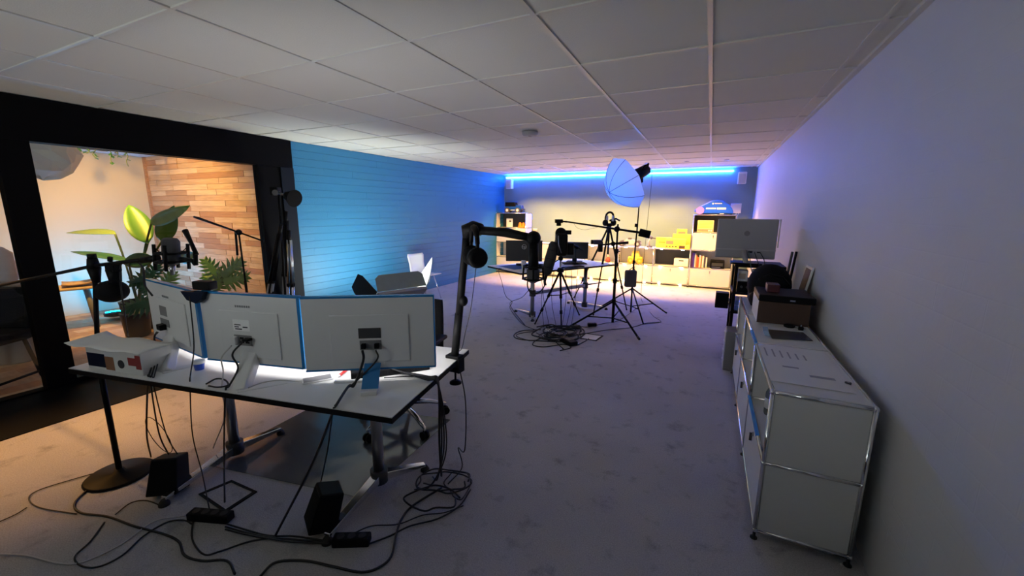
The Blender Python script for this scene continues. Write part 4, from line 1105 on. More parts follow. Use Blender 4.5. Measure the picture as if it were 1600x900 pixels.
# model robots on the sideboard
def robot_car(x, label, w=0.34):
    b = V(x, 9.27, 0.782); t = thing('model_robot', label, 'model', b, group='model robots on the far sideboard')
    dk = mat('robot_dark', (0.08, 0.07, 0.09), 0.5); lg = mat('robot_light', (0.45, 0.42, 0.46), 0.4)
    MB().box(b+V(-w/2, -0.06, 0.05), b+V(w/2, 0.06, 0.09)).build('chassis', lg, t, bevel=0.006)
    MB().prism([b+V(-w*0.35, -0.05, 0.09), b+V(w*0.40, -0.05, 0.09), b+V(w*0.15, -0.05, 0.15), b+V(-w*0.2, -0.05, 0.16)], V(0, 0.1, 0)).build('hood', lg, t)
    MB().box(b+V(-w*0.1, -0.04, 0.15), b+V(w*0.05, 0.04, 0.19)).build('turret', dk, t, bevel=0.005)
    for sx in (-1, 1):
        for sy in (-1, 1):
            wl_ = MB().cyl(b+V(sx*w*0.36, sy*0.055, 0.065), b+V(sx*w*0.36, sy*0.10, 0.065), 0.065, n=16).build('wheel', dk, t)
            MB().cyl(b+V(sx*w*0.36, sy*0.10, 0.065), b+V(sx*w*0.36, sy*0.104, 0.065), 0.03, n=10).build('hub', lg, wl_)
robot_car(-1.55, 'grey model buggy on the far sideboard behind the thin stand pole', 0.46)
b = V(-1.14, 9.27, 0.782); t = thing('model_robot', 'small grey robot arm model between the buggy and the yellow boxes', 'model', b, group='model robots on the far sideboard')
MB().lathe(b, [(0.06, 0), (0.06, 0.02), (0.03, 0.035)], 14).build('base', 'robot_dark', t)
MB().tube([b+V(0, 0, 0.03), b+V(-0.03, 0, 0.12), b+V(0.02, 0, 0.20)], 0.02, 8).build('arm', 'robot_light', t)
MB().sph(b+V(0.02, 0, 0.205), 0.035, 12, 8).build('head', 'robot_dark', t)
MB().tube([b+V(0.03, 0, 0.205), b+V(0.12, 0, 0.19)], [0.018, 0.008], 8).build('gripper', 'robot_dark', t)
# yellow toy-set boxes
yel = mat('carton_yellow', (0.80, 0.58, 0.10), 0.55); pinkp = mat('print_pink', (0.62, 0.22, 0.16), 0.5)
def ybox(x0, x1, y0, z0, z1, label, prints=(), dep=0.12):
    b = V((x0+x1)/2, y0, z0); t = thing('toy_box', label, 'box', b, group='yellow toy boxes on the far sideboard')
    MB().box((x0, y0, z0), (x1, y0+dep, z1)).build('carton', yel, t, bevel=0.003)
    for (a, c, d_, e_, m) in prints:
        MB().box((x0+a, y0-0.0015, z0+c), (x0+d_, y0, z0+e_)).build('print', m, t)
Z0 = 0.782
ybox(-1.02, -0.70, 9.30, Z0, Z0+0.22, 'yellow toy box at the left of the yellow stack', ((0.06, 0.10, 0.2, 0.13, mat('print_olive', (0.4, 0.32, 0.05), 0.5)),))
ybox(-0.69, -0.335, 9.30, Z0, Z0+0.30, 'tall yellow toy box at the back of the yellow stack')
ybox(-0.62, -0.42, 9.345, Z0+0.301, Z0+0.40, 'small yellow box lying on top of the tall yellow one', ((0.03, 0.0, 0.17, 0.05, pinkp),), 0.06)
ybox(-0.82, -0.42, 9.18, Z0, Z0+0.20, 'yellow toy box with a red picture in the middle of the stack', ((0.02, 0.09, 0.16, 0.16, pinkp), (0.02, 0.03, 0.05, 0.05, 'ink'), (0.08, 0.03, 0.11, 0.05, 'ink'), (0.14, 0.03, 0.17, 0.05, 'ink'), (0.20, 0.03, 0.23, 0.05, 'ink')))
ybox(-0.56, -0.335, 9.145, Z0, Z0+0.085, 'low yellow box with a dark picture in front of the stack', ((0.02, 0.01, 0.13, 0.065, 'wood_box'),), 0.03)

# yellow toy digger and black figure in the open sideboard bays
b = V(-1.42, 9.27, 0.415); t = thing('toy_vehicle', 'yellow toy vehicle in the open sideboard bay', 'toy', b)
MB().box(b+V(-0.15, -0.08, 0.05), b+V(0.15, 0.08, 0.15)).build('body', yel, t, bevel=0.02)
MB().prism([b+V(-0.08, -0.07, 0.15), b+V(0.10, -0.07, 0.15), b+V(0.06, -0.07, 0.27), b+V(-0.06, -0.07, 0.27)], V(0, 0.14, 0)).build('cab', yel, t, bevel=0.01)
for x in (-0.09, 0.10):
    for s in (-1, 1):
        w = MB().cyl(b+V(x, s*0.06, 0.065), b+V(x, s*0.10, 0.065), 0.065, n=16).build('wheel', mat('toy_amber', (0.7, 0.35, 0.02), 0.5), t)
        MB().cyl(b+V(x, s*0.10, 0.065), b+V(x, s*0.104, 0.065), 0.025, n=10).build('hub', yel, w)
b = V(-1.80, 9.27, 0.415); t = thing('toy_figure', 'small dark figure standing in the open sideboard bay', 'figurine', b)
MB().lathe(b, [(0.04, 0), (0.045, 0.03), (0.03, 0.09), (0.04, 0.12)], 12).build('body', 'navy_plastic', t)
MB().sph(b+V(0, 0, 0.155), 0.038, 12, 8).build('head', 'ink', t)
b = V(-2.02, 9.27, 0.415); t = thing('toy_figure', 'small red figure beside the dark one in the sideboard bay', 'figurine', b)
MB().lathe(b, [(0.05, 0), (0.055, 0.04), (0.03, 0.10)], 12).build('body', 'print_red', t)
MB().sph(b+V(0, 0, 0.125), 0.03, 12, 8).build('head', 'beige_clay', t)
# storage box with handle hole in the dark bay
b = V(-0.48, 9.20, 0.415); t = thing('storage_box', 'pale storage box with a handle slot in the dark sideboard bay', 'box', b)
MB().box(b+V(-0.14, 0, 0), b+V(0.14, 0.25, 0.16)).build('body', 'white_plastic', t, bevel=0.012)
MB().box(b+V(-0.045, -0.002, 0.105), b+V(0.045, 0.0, 0.13)).build('handle_slot', 'ink', t)
# books in the right tall cabinet
random.seed(9); x = -0.285
bc = [(0.10, 0.02, 0.22), (0.06, 0.04, 0.35), (0.7, 0.66, 0.6), (0.75, 0.18, 0.05), (0.8, 0.08, 0.03), (0.7, 0.62, 0.5), (0.3, 0.16, 0.08), (0.72, 0.68, 0.62), (0.06, 0.06, 0.08), (0.75, 0.7, 0.62)]
bl_ = ['purple', 'dark violet', 'cream', 'orange', 'red', 'beige', 'brown', 'off-white', 'black', 'pale']
bpos = ['at the left end of', 'second from the left in', 'third in', 'fourth in', 'fifth in', 'in the middle of', 'right of the middle of', 'third from the right in', 'second from the right in', 'at the right end of']
for k in range(10):
    w = random.uniform(0.022, 0.036); h = random.uniform(0.20, 0.29) if k > 1 else 0.30
    t = thing('book', '%s book %s the far cabinet row' % (bl_[k], bpos[k]), 'book', (x+w/2, 9.2, 0.777), group='books in the right tall cabinet')
    MB().box((x, 9.19, 0.777-0.362+0.0), (x+w-0.002, 9.39, 0.415+h)).build('cover', mat('book_%d' % k, bc[k], 0.6), t)
    MB().box((x+0.003, 9.20, 0.415+h), (x+w-0.005, 9.385, 0.4155+h)).build('pages', 'paper', t)
    t.location.z = 0.415; WM[t.name] = Matrix.Translation(t.location)
    for ch in t.children: ch.location = (0, 0, 0.777-0.415)
    x += w+0.002
b = V(0.20, 9.2, 0.415); t = thing('small_printer', 'small black device beside the books in the far right cabinet', 'device', b)
MB().box(b+V(-0.13, 0, 0), b+V(0.13, 0.2, 0.16)).build('body', 'black', t, bevel=0.012)
MB().box(b+V(-0.10, -0.003, 0.05), b+V(0.10, 0.0, 0.11)).build('front_panel', 'anthracite', t)
MB().box(b+V(-0.10, -0.004, 0.015), b+V(0.06, 0.0, 0.03)).build('slot', 'steel', t)
# yellow radio-like box in the top bay
b = V(-0.08, 9.2, 1.131); t = thing('table_radio', 'pale yellow box radio in the top bay of the right tall cabinet', 'radio', b)
MB().box(b+V(-0.15, 0, 0), b+V(0.15, 0.16, 0.24)).build('body', mat('radio_cream', (0.75, 0.58, 0.28), 0.5), t, bevel=0.012)
for k in range(5):
    MB().box(b+V(-0.13, -0.003, 0.09+0.028*k), b+V(0.13, 0.0, 0.108+0.028*k)).build('grille_bar', yel, t)
MB().box(b+V(-0.14, -0.003, 0.015), b+V(0.14, 0.0, 0.065)).build('front_strip', pinkp, t)
for x in (0.07, 0.11):
    MB().cyl(b+V(x, -0.003, 0.04), b+V(x, -0.014, 0.04), 0.016, n=12).build('knob', 'white_plastic', t)
# blue domed case with white markings
b = V(0.055, 9.25, 1.490); t = thing('domed_case', 'blue domed case with white markings on the right tall cabinet', 'case', b)
bcol = mat('case_blue', (0.006, 0.09, 0.85), 0.35)
prof = [(-0.37, 0.05), (-0.36, 0.09), (-0.30, 0.14), (-0.20, 0.20), (-0.08, 0.265), (0.03, 0.285), (0.14, 0.265), (0.25, 0.19), (0.31, 0.12), (0.335, 0.05), (0.33, 0.02), (-0.2, 0.02), (-0.26, 0.03)]
MB().prism([b+V(x, -0.085, z) for x, z in prof], V(0, 0.22, 0)).build('shell', bcol, t, bevel=0.02)
MB().box(b+V(-0.30, -0.07, 0), b+V(0.32, 0.12, 0.045)).build('base', 'navy_plastic', t, bevel=0.006)
MB().cyl(b+V(-0.26, -0.09, 0.078), b+V(-0.26, -0.12, 0.078), 0.075, n=20).build('round_cap', mat('lilac', (0.35, 0.18, 0.75), 0.4), t)
def mk(x0, x1, z0, z1, nm='marking'):
    MB().box(b+V(x0, -0.0875, z0), b+V(x1, -0.085, z1)).build(nm, 'white_plastic', t)
mk(-0.155, 0.025, 0.105, 0.13); mk(0.04, 0.20, 0.10, 0.135)
for k in range(6): mk(-0.005+0.022*k, 0.010+0.022*k, 0.205, 0.222)
MB().prism([b+V(-0.055, -0.0875, 0.225), b+V(-0.02, -0.0875, 0.225), b+V(-0.03, -0.0875, 0.195), b+V(-0.045, -0.0875, 0.195)], V(0, 0.003, 0)).build('marking', 'white_plastic', t)
MB().box(b+V(0.10, -0.074, 0.012), b+V(0.17, -0.07, 0.034)).build('label', 'white_plastic', t)
# white board leaning next to it
b = V(0.40, 9.42, 1.490)
t = thing('white_board', 'small white board on posts behind the blue domed case', 'board', b)
MB().box(b+V(-0.06, 0, 0.03), b+V(0.13, 0.015, 0.22)).build('board', 'white_plastic', t, bevel=0.004)
for x in (0.05, 0.09):
    MB().box(b+V(x-0.006, 0.002, 0.0), b+V(x+0.006, 0.012, 0.04)).build('post', 'white_plastic', t)

# ------------------------------------------------------------------ on and in the near right cabinet
# brown wooden box with black contents
bx0, by0 = 0.365, 3.36
t = thing('wooden_box', 'open brown wooden box on the right cabinet', 'box', (0.5, by0, NT))
MB().box((bx0, by0, NT), (0.675, by0+0.012, NT+0.155)).build('front_board', 'wood_box', t)
MB().box((bx0, by0+0.40, NT), (0.675, by0+0.412, NT+0.155)).build('back_board', 'wood_box', t)
MB().box((bx0, by0+0.012, NT), (bx0+0.012, by0+0.40, NT+0.155)).build('side_board', 'paper', t)  # left board white to paint in the light on that side
MB().box((0.663, by0+0.012, NT), (0.675, by0+0.40, NT+0.155)).build('side_board', 'wood_box', t)
MB().box((bx0+0.012, by0+0.012, NT), (0.663, by0+0.40, NT+0.010)).build('bottom', 'wood_box', t)
t = thing('black_case', 'flat black case resting in the brown wooden box', 'case', (0.52, by0+0.2, NT+0.011))
MB().box((bx0+0.02, by0+0.02, NT+0.011), (0.655, by0+0.39, NT+0.15)).build('lower_shell', 'black_soft', t)
MB().box((bx0-0.005, by0-0.01, NT+0.157), (0.70, by0+0.36, NT+0.205)).build('lid', 'black', t, bevel=0.008)
MB().box((0.55, by0-0.013, NT+0.172), (0.58, by0-0.01, NT+0.182)).build('latch', 'steel', t)
# red-fronted small box and black folded bag behind
t = thing('red_box', 'small dark red box on top of the flat black case', 'box', (0.45, by0+0.2, NT+0.206))
MB().box((0.42, by0+0.12, NT+0.206), (0.50, by0+0.24, NT+0.262)).build('body', mat('dark_red', (0.07, 0.010, 0.016), 0.5), t, bevel=0.004)
MB().box((0.425, by0+0.118, NT+0.212), (0.495, by0+0.12, NT+0.25)).build('label', 'dark_red', t)
t = thing('black_bag', 'slumped black bag on the cabinet behind the wooden box', 'bag', (0.50, by0+0.62, NT))
MB().sph((0.49, by0+0.62, NT+0.182), 0.17, 18, 12, (0.95, 1.05, 1.05)).build('body', 'black_soft', t)
MB().box((0.35, by0+0.48, NT+0.0), (0.68, by0+0.78, NT+0.15)).build('base', 'black_soft', t, bevel=0.05)
MB().tube([V(0.40, by0+0.50, NT+0.24), V(0.47, by0+0.47, NT+0.29), V(0.56, by0+0.48, NT+0.27), V(0.62, by0+0.52, NT+0.20)], 0.010, 6).build('handle', 'black', t)
# framed picture leaning on the wall
t = thing('picture_frame', 'dark picture in a pale frame leaning on the wall behind the case', 'picture frame', (0.70, by0+0.42, NT))
lean = V(0.045, 0, 0.27)
MB().obox(V(0.690, by0+0.42, NT+0.10), V(0, 0.22, 0), lean, V(0.014, 0, -0.002)).build('frame', 'white_plastic', t, bevel=0.003)
MB().obox(V(0.6885, by0+0.44, NT+0.10)+lean*0.08, V(0, 0.18, 0), lean*0.84, V(0.003, 0, 0)).build('picture', 'anthracite', t)
MB().box((0.685, by0+0.45, NT), (0.715, by0+0.60, NT+0.11)).build('easel', 'black', t)
# sheets and print lying on top
p1 = [oz(1181, 541, NT+0.001), oz(1300, 553, NT+0.001), oz(1347, 602, NT+0.001), oz(1213, 588, NT+0.001)]
t = thing('paper_sheet', 'large white sheet with rows of writing on the near right cabinet', 'sheet', p1[3])
p1 = [V(0.322, 2.77, NT+0.001), V(0.645, 2.77, NT+0.001), V(0.645, 2.17, NT+0.001), V(0.322, 2.17, NT+0.001)]
MB().prism(p1, V(0, 0, 0.002)).build('sheet', 'paper', t)
for k in range(6):
    y = 2.70-0.034*k
    for j in range(4):
        x = 0.35+0.06*k*0.0+0.045*j
    MB().box((0.345+0.036*k, 2.56, NT+0.003), (0.353+0.036*k, 2.56+0.15-0.012*k, NT+0.0034)).build('writing', mat('pencil', (0.33, 0.33, 0.36), 0.8), t)
MB().box((0.50, 2.30, NT+0.003), (0.60, 2.33, NT+0.0034)).build('writing', 'pencil', t)
MB().box((0.40, 2.40, NT+0.003), (0.47, 2.42, NT+0.0034)).build('writing', 'pencil', t)
t = thing('glossy_print', 'dark glossy picture print lying on the right cabinet', 'print', (0.5, 3.05, NT+0.001))
MB().prism([oz(1199, 515, NT+0.002), oz(1255, 520, NT+0.002), oz(1270, 533, NT+0.002), oz(1206, 529, NT+0.002)], V(0, 0, 0.003)).build('sheet', mat('print_dark', (0.10, 0.09, 0.085), 0.2), t)
MB().prism([oz(1232, 521, NT+0.005), oz(1256, 521.5, NT+0.005), oz(1268, 532, NT+0.005), oz(1236, 530, NT+0.005)], V(0, 0, 0.0006)).build('picture', mat('print_blue', (0.05, 0.06, 0.12), 0.2), t)
p = oz(1199, 522, NT)
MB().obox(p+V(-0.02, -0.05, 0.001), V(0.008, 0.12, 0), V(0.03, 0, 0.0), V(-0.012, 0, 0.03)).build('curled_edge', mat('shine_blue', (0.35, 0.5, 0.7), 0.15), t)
p = oz(1233, 511, NT); t = thing('cable_reel', 'small black ring reel lying behind the glossy print', 'reel', p)
MB().lathe(p, [(0.03, 0), (0.034, 0.006), (0.034, 0.016), (0.02, 0.02)], 18).build('ring', 'black', t)
MB().tube([p+V(0.03, 0, 0.004), p+V(0.06, -0.03, 0.004), p+V(0.09, -0.02, 0.004)], 0.004, 6).build('lead', 'cable_white', t)
p = oz(1251, 516, NT); t = thing('plug_adapter', 'tiny black plug beside the ring reel', 'plug', p)
MB().cbox(p+V(0, 0, 0.012), (0.03, 0.024, 0.024)).build('body', 'black', t, bevel=0.004)
MB().cyl(p+V(0.0, 0.0, 0.024), p+V(0, 0, 0.036), 0.004).build('pin', 'steel', t)
p = oz(1325, 600, NT); t = thing('coin', 'small dark puck near the front corner of the right cabinet', 'puck', p)
MB().lathe(p, [(0.012, 0), (0.013, 0.003), (0.013, 0.008), (0.009, 0.009)], 14).build('body', 'dark_grey', t)
MB().lathe(p+V(0, 0, 0.009), [(0.006, 0), (0.006, 0.001), (0.003, 0.0015)], 10).build('top', 'steel', t)
# bottles and folders in the open top bay
for k in range(6):
    b = V(0.40+0.07*(k % 2), 2.30+0.075*k, 0.4045); t = thing('bottle', ('first', 'second', 'third', 'fourth', 'fifth', 'sixth')[k]+' bottle from the near end inside the open right cabinet', 'bottle', b, group='bottles in the near right cabinet')
    MB().lathe(b, [(0.027, 0), (0.030, 0.01), (0.030, 0.13), (0.014, 0.17), (0.013, 0.19)], 14).build('body', mat('bottle_olive', (0.30, 0.28, 0.05), 0.2) if k == 0 else mat('bottle_clear', (0.14, 0.16, 0.16), 0.15), t)
    MB().lathe(b+V(0, 0, 0.19), [(0.016, 0), (0.016, 0.03), (0.012, 0.034)], 12).build('cap', 'white_plastic', t)
    MB().lathe(b+V(0, 0, 0.04), [(0.0305, 0), (0.0306, 0.06)], 14).build('label', 'paper' if k else 'carton_yellow', t)
t = thing('folder', 'dark blue folder standing inside the open right cabinet', 'folder', (0.5, 2.16, 0.4045))
MB().box((0.36, 2.13, 0.4045), (0.66, 2.19, 0.70)).build('cover', mat('folder_blue', (0.02, 0.025, 0.12), 0.5), t, bevel=0.003)
MB().box((0.359, 2.135, 0.50), (0.3605, 2.185, 0.62)).build('spine_label', 'paper', t)
t = thing('folder', 'white folder standing beside the dark blue one in the cabinet', 'folder', (0.5, 2.24, 0.4045))
MB().box((0.365, 2.205, 0.4045), (0.66, 2.262, 0.66)).build('cover', 'white_plastic', t, bevel=0.003)
MB().box((0.364, 2.21, 0.47), (0.3655, 2.257, 0.56)).build('spine_label', 'grey_plastic', t)
# protective blue film on the upper rail; middle strip paints the chrome's blue reflection
for k, (y0, y1, z) in enumerate(((2.80, 3.10, 0.757), (2.30, 2.82, 0.407))):
    o = MB().box((NX-0.012, y0, z-0.006), (NX+0.004, y1, z+0.006)).build('film_glint_strip', mat('film_glint_blue', (0.06, 0.35, 0.85), 0.2)); tag(o, ('blue film strip along the upper front rail of the right cabinet', 'painted blue reflection along the middle front rail of the right cabinet')[k], 'film strip')
# white drawer tower beyond the cabinet
t = thing('drawer_tower', 'small white plastic drawer tower between cabinet and black cart', 'drawers', (0.40, 4.60, 0))
MB().box((0.235, 4.37, 0.0), (0.53, 4.60, 0.40)).build('body', 'grey_plastic', t, bevel=0.006)
for k in range(4):
    d_ = MB().box((0.229, 4.38, 0.015+0.095*k), (0.236, 4.59, 0.10+0.095*k)).build('drawer', mat('drawer_grey', (0.55, 0.55, 0.58), 0.4), t, bevel=0.003)
    MB().box((0.222, 4.46, 0.075+0.095*k), (0.229, 4.51, 0.09+0.095*k)).build('handle', 'white_plastic', d_)

# ------------------------------------------------------------------ black cart with silver screen
cx0, cx1, cy0, cy1 = 0.265, 0.70, 4.66, 5.10
ct = thing('equipment_cart', 'tall black equipment cart against the right wall', 'cart', (0.48, 4.9, 0))
for x in (cx0, cx1-0.03):
    for y in (cy0, cy1-0.04):
        MB().box((x, y, 0.07), (x+0.03, y+0.04, 1.02)).build('post', 'black', ct, bevel=0.004)
        MB().cyl((x+0.005, y+0.02, 0.035), (x+0.025, y+0.02, 0.035), 0.035, n=14).build('caster', 'rubber', ct)
for z in (0.12, 0.52, 0.72, 1.0):
    MB().box((cx0-0.005, cy0-0.005, z), (cx1, cy1, z+0.025)).build('shelf', 'black', ct, bevel=0.004)
t = thing('mixer', 'black rack device on the upper cart shelf', 'device', (0.45, 4.85, 0.745))
MB().box((0.30, cy0+0.01, 0.746), (0.60, cy1-0.06, 0.85)).build('body', 'black', t, bevel=0.006)
for k in range(5): MB().cyl((0.34+0.05*k, cy0+0.01, 0.80), (0.34+0.05*k, cy0, 0.80), 0.012, n=10).build('knob', 'dark_grey', t)
t = thing('white_box', 'small white carton standing on the black rack device', 'box', (0.36, 4.85, 0.851))
MB().box((0.30, 4.72, 0.851), (0.39, 4.85, 0.96)).build('carton', 'paper', t, bevel=0.003)
MB().box((0.31, 4.718, 0.875), (0.37, 4.72, 0.93)).build('label', 'beige_clay', t)
t = thing('white_box', 'second white carton right of the first on the cart', 'box', (0.47, 4.85, 0.851))
MB().box((0.43, 4.74, 0.851), (0.54, 4.85, 0.97)).build('carton', 'paper', t, bevel=0.003)
MB().box((0.44, 4.738, 0.88), (0.52, 4.74, 0.92)).build('label', 'print_pink', t)
for k, z in enumerate((0.546, 0.603)):
    t = thing('blue_case', ('lower of two flat blue cases on the middle cart shelf', 'upper of two flat blue cases on the middle cart shelf')[k], 'case', (0.42, 4.8, z), group='blue cases on the cart')
    MB().box((0.30, 4.69, z), (0.50, 4.95, z+0.052)).build('shell', mat('case_sky', (0.12, 0.22, 0.60), 0.4), t, bevel=0.008)
    MB().box((0.38, 4.686, z+0.02), (0.42, 4.69, z+0.035)).build('latch', 'white_plastic', t)
t = thing('small_white_device', 'small white device right of the flat blue cases', 'device', (0.57, 4.8, 0.546))
MB().box((0.53, 4.70, 0.546), (0.62, 4.80, 0.62)).build('body', 'white_plastic', t, bevel=0.006)
MB().box((0.54, 4.698, 0.555), (0.57, 4.70, 0.60)).build('vent', 'ink', t)
t = thing('cart_speaker', 'black box speaker hanging on the left side of the cart', 'speaker', (0.19, 5.0, 0.50))
MB().box((0.125, 4.96, 0.50), (0.255, 5.08, 0.67)).build('cabinet', 'black', t, bevel=0.006)
MB().box((0.135, 4.957, 0.51), (0.245, 4.96, 0.66)).build('grille', 'black_soft', t)
MB().box((0.255, 5.0, 0.57), (0.268, 5.04, 0.61)).build('bracket', 'steel', t)
# silver screen seen from behind
def silver_screen():
    Y = 4.80; bl2 = oy(1118, 402, Y); br = oy(1212, 403, Y); tl = oy(1122, 342, Y); tr = oy(1218, 342, Y)
    w = (br-bl2).length; h = tl.z-bl2.z
    o = V(0.072, Y, 1.075); d = V(1, 0.0, 0); n = V(0, -1, 0); up = V(0.0, 0.0, 1)
    t = thing('silver_screen', 'large silver screen seen from behind on top of the black cart', 'monitor', (0.34, Y, 1.026))
    sil = mat('silver_paint', (0.38, 0.38, 0.40), 0.4, 0.3)
    MB().obox(o, d*0.54, V(0, 0.03, 0), up*0.40).build('back_shell', sil, t, bevel=0.012)
    MB().obox(o+V(0.0, -0.003, 0.085), d*0.54, V(0, 0.003, 0), up*0.012).build('seam', mat('silver_light', (0.47, 0.47, 0.49), 0.35, 0.3), t)
    MB().obox(o+V(0.012, 0.0305, 0.012), d*0.516, V(0, 0.001, 0), up*0.376).build('display', 'black', t)
    MB().obox(o+V(0.546, 0.003, 0.12), d*0.012, V(0, 0.02, 0), up*0.28).build('side_edge', 'white_plastic', t)
    lg = V(0.275+0.072, Y-0.0012, 1.075+0.255)
    MB().cyl(lg+V(0, 0.0005, 0), lg-V(0, 0.0008, 0), 0.026, n=22).build('logo_disc', logo_grey, t)
    MB().lathe(V(0.36, Y-0.085, 1.026), [(0.02, 0), (0.022, 0.01), (0.022, 0.06)], 14, V(-0.25, 0.35, 1)).build('stand_neck', sil, t)
    MB().tube([V(0.36, Y-0.07, 1.04), V(0.345, Y-0.05, 1.10), V(0.335, Y+0.0, 1.15)], 0.022, 12).build('stand_arm', sil, t)
    MB().box((0.22, Y-0.12, 1.026), (0.50, Y+0.10, 1.04)).build('stand_base', 'black', t, bevel=0.006)
    MB().obox(o+V(0.30, -0.004, 0.06), d*0.04, V(0, 0.004, 0), up*0.02).build('port', 'ink', t)
    MB().obox(o+V(0.38, -0.004, 0.062), d*0.03, V(0, 0.004, 0), up*0.012).build('port', 'ink', t)
silver_screen()
# dark flat panels leaning on the wall and a tangle of wires
for k in range(2):
    o = MB().obox(V(0.60+0.035*k, 4.45+0.03*k, NT-0.75+0.0), V(0.0, 0.03, 0), V(0.09, 0.0, 1.18), V(0.018, 0, -0.001)).build('leaning_board', 'black' if k else 'dark_grey', None, bevel=0.003)
    tag(o, ('grey slim panel leaning between cart and wall', 'black slim panel leaning behind the grey one by the wall')[k], 'panel')
random.seed(21)
for k in range(3):
    pts = [V(0.38+0.05*k, 4.795, 1.145), V(0.39+0.06*k, 4.70, 1.08), V(0.42+0.06*k+random.uniform(-.02, .02), 4.63, 0.98), V(0.43+0.06*k+random.uniform(-.03, .03), 4.64, 0.90), V(0.42+0.05*k, 4.70, 0.853)]
    cable(pts, 0.004, ('left', 'middle', 'right')[k]+' wire of the tangle hanging behind the silver screen', 'cable_black' if k else mat('wire_green', (0.12, 0.2, 0.16), 0.5), group='wires behind the silver screen')

# ------------------------------------------------------------------ far desk
N2 = V(-2.17, 4.80, 0); E1 = V(0.515, 0.857, 0).normalized(); E2 = V(-E1.y, E1.x, 0)
D2L, D2W = 1.76, 0.85
def Q(a, b, z=TZ): p = N2+E1*a+E2*b; return V(p.x, p.y, z)
d2 = thing('desk', 'far white desk with chrome columns among the tripods', 'desk', Q(D2L/2, D2W/2, 0))
MB().obox(Q(0, 0, TZ-0.004), E1*D2L, E2*D2W, V(0, 0, 0.004)).build('desk_top', 'white_desk', d2)
MB().obox(Q(-0.002, -0.002, TZ-0.026), E1*(D2L+0.004), E2*(D2W+0.004), V(0, 0, 0.0215)).build('edge_band', 'black', d2)
k1, k2 = Q(0.42, 0.30, 0), Q(1.50, 0.36, 0)
arm_foot(d2, k1, [oz(806, 487, 0), oz(832, 502, 0)])
arm_foot(d2, k2, [oz(888, 474, 0), oz(947, 484, 0)])
dxx = (k2-k1).normalized()
MB().obox(k1+V(0, 0, 0.36)-V(-dxx.y, dxx.x, 0)*0.03, dxx*(k2-k1).length, V(-dxx.y, dxx.x, 0)*0.06, V(0, 0, 0.05)).build('cross_beam', 'steel', d2)
MB().cyl(k1+V(0, 0, 0.34), k1+V(0, 0, 0.43), 0.045, n=16).build('collar', 'dark_grey', d2)
MB().cyl(k2+V(0, 0, 0.34), k2+V(0, 0, 0.43), 0.045, n=16).build('collar', 'dark_grey', d2)
MB().cyl(k2+V(0, 0, 0.39), Q(1.50, 0.80, 0.39)+V(0.55, 0.1, 0), 0.01).build('side_rail', 'dark_grey', d2)

# black monitor with hp mark on its back
def black_monitor(c, yaw, w, h, z0, label, logo=None):
    d = V(cos(yaw), sin(yaw), 0); n = d.cross(V(0, 0, 1)); a = V(c[0], c[1], z0)-d*w/2
    t = thing('monitor', label, 'monitor', (c[0], c[1], TZ), group='black monitors on the far desk')
    MB().obox(a-n*0.015, d*w, V(0, 0, h), n*0.03).build('back_shell', mat('monitor_black', (0.008, 0.009, 0.011), 0.5), t, bevel=0.006)
    MB().obox(a-n*0.0165+d*0.01+V(0, 0, 0.012), d*(w-0.02), V(0, 0, h-0.022), n*0.001).build('screen', mat('screen_blue', (0.02, 0.02, 0.02), 0.4, emit=(0.55, 0.7, 1.0), es=3.0), t)
    cc = V(c[0], c[1], TZ)
    MB().obox(cc-d*0.035-n*0.02+V(0, 0, 0.01), d*0.07, n*0.02, V(0, 0, z0-TZ+0.1)).build('stand_neck', 'black', t)
    MB().obox(cc-d*0.12-n*0.10, d*0.24, n*0.18, V(0, 0, 0.012)).build('stand_foot', 'black', t, bevel=0.004)
    if logo:
        lc_ = V(c[0], c[1], z0+h*0.70)+n*0.0152
        wh = mat('logo_pale', (0.5, 0.52, 0.55), 0.4)
        MB().tube([lc_+d*(0.034*cos(a_))+V(0, 0, 0.034*sin(a_)) for a_ in [2*pi*i/24 for i in range(25)]], 0.0028, 5).build('logo_ring', wh, t)
        Mt = frame(lc_+n*0.001, d+V(0, 0, 0.0), V(0, 0, 1)+d*0.0)
        text_part('logo_letters', 'hp', 0.058, Mt, wh, t)
black_monitor((-2.46, 5.56), radians(23.5), 0.54, 0.31, 0.80, 'black monitor with a round mark on its back on the far desk', True)
black_monitor((-1.90, 6.28), radians(10), 0.42, 0.26, 0.80, 'second black monitor half hidden behind the tripod camera')
# cup, mouse, keyboards, tablet, desk microphone
p = oz(818, 421, TZ); t = thing('cup', 'pale paper cup near the left corner of the far desk', 'cup', p)
MB().lathe(p, [(0.026, 0), (0.033, 0.11)], 18).build('cup', 'white_plastic', t)
MB().lathe(p+V(0, 0, 0.11), [(0.036, 0), (0.036, 0.008), (0.03, 0.014)], 18).build('lid', 'paper', t)
p = oz(811, 415, TZ); t = thing('computer_mouse', 'black mouse beside the paper cup on the far desk', 'mouse', p)
MB().sph(p+V(0, 0, 0.012), 0.05, 14, 8, (1.0, 0.6, 0.40)).build('body', 'black', t)
MB().cyl(p+V(0.012, -0.006, 0.028), p+V(0.012, 0.006, 0.028), 0.008).build('wheel', 'dark_grey', t)
o = MB().obox(Q(0.10, 0.30), E1*0.30, E2*0.42, V(0, 0, 0.003)).build('mouse_pad', mat('pad_blue', (0.04, 0.12, 0.40), 0.7), None, origin=Q(0.1, 0.3)); tag(o, 'blue mouse pad at the left end of the far desk', 'mouse pad')
p = oz(897, 412, TZ); t = thing('tablet', 'dark tablet lying under the desk microphone', 'tablet', p)
MB().cbox(p+V(0, 0, 0.008), (0.36, 0.22, 0.012), radians(30)).build('body', 'navy_plastic', t, bevel=0.003)
MB().cbox(p+V(0, 0, 0.0145), (0.33, 0.19, 0.001), radians(30)).build('display', 'black', t)
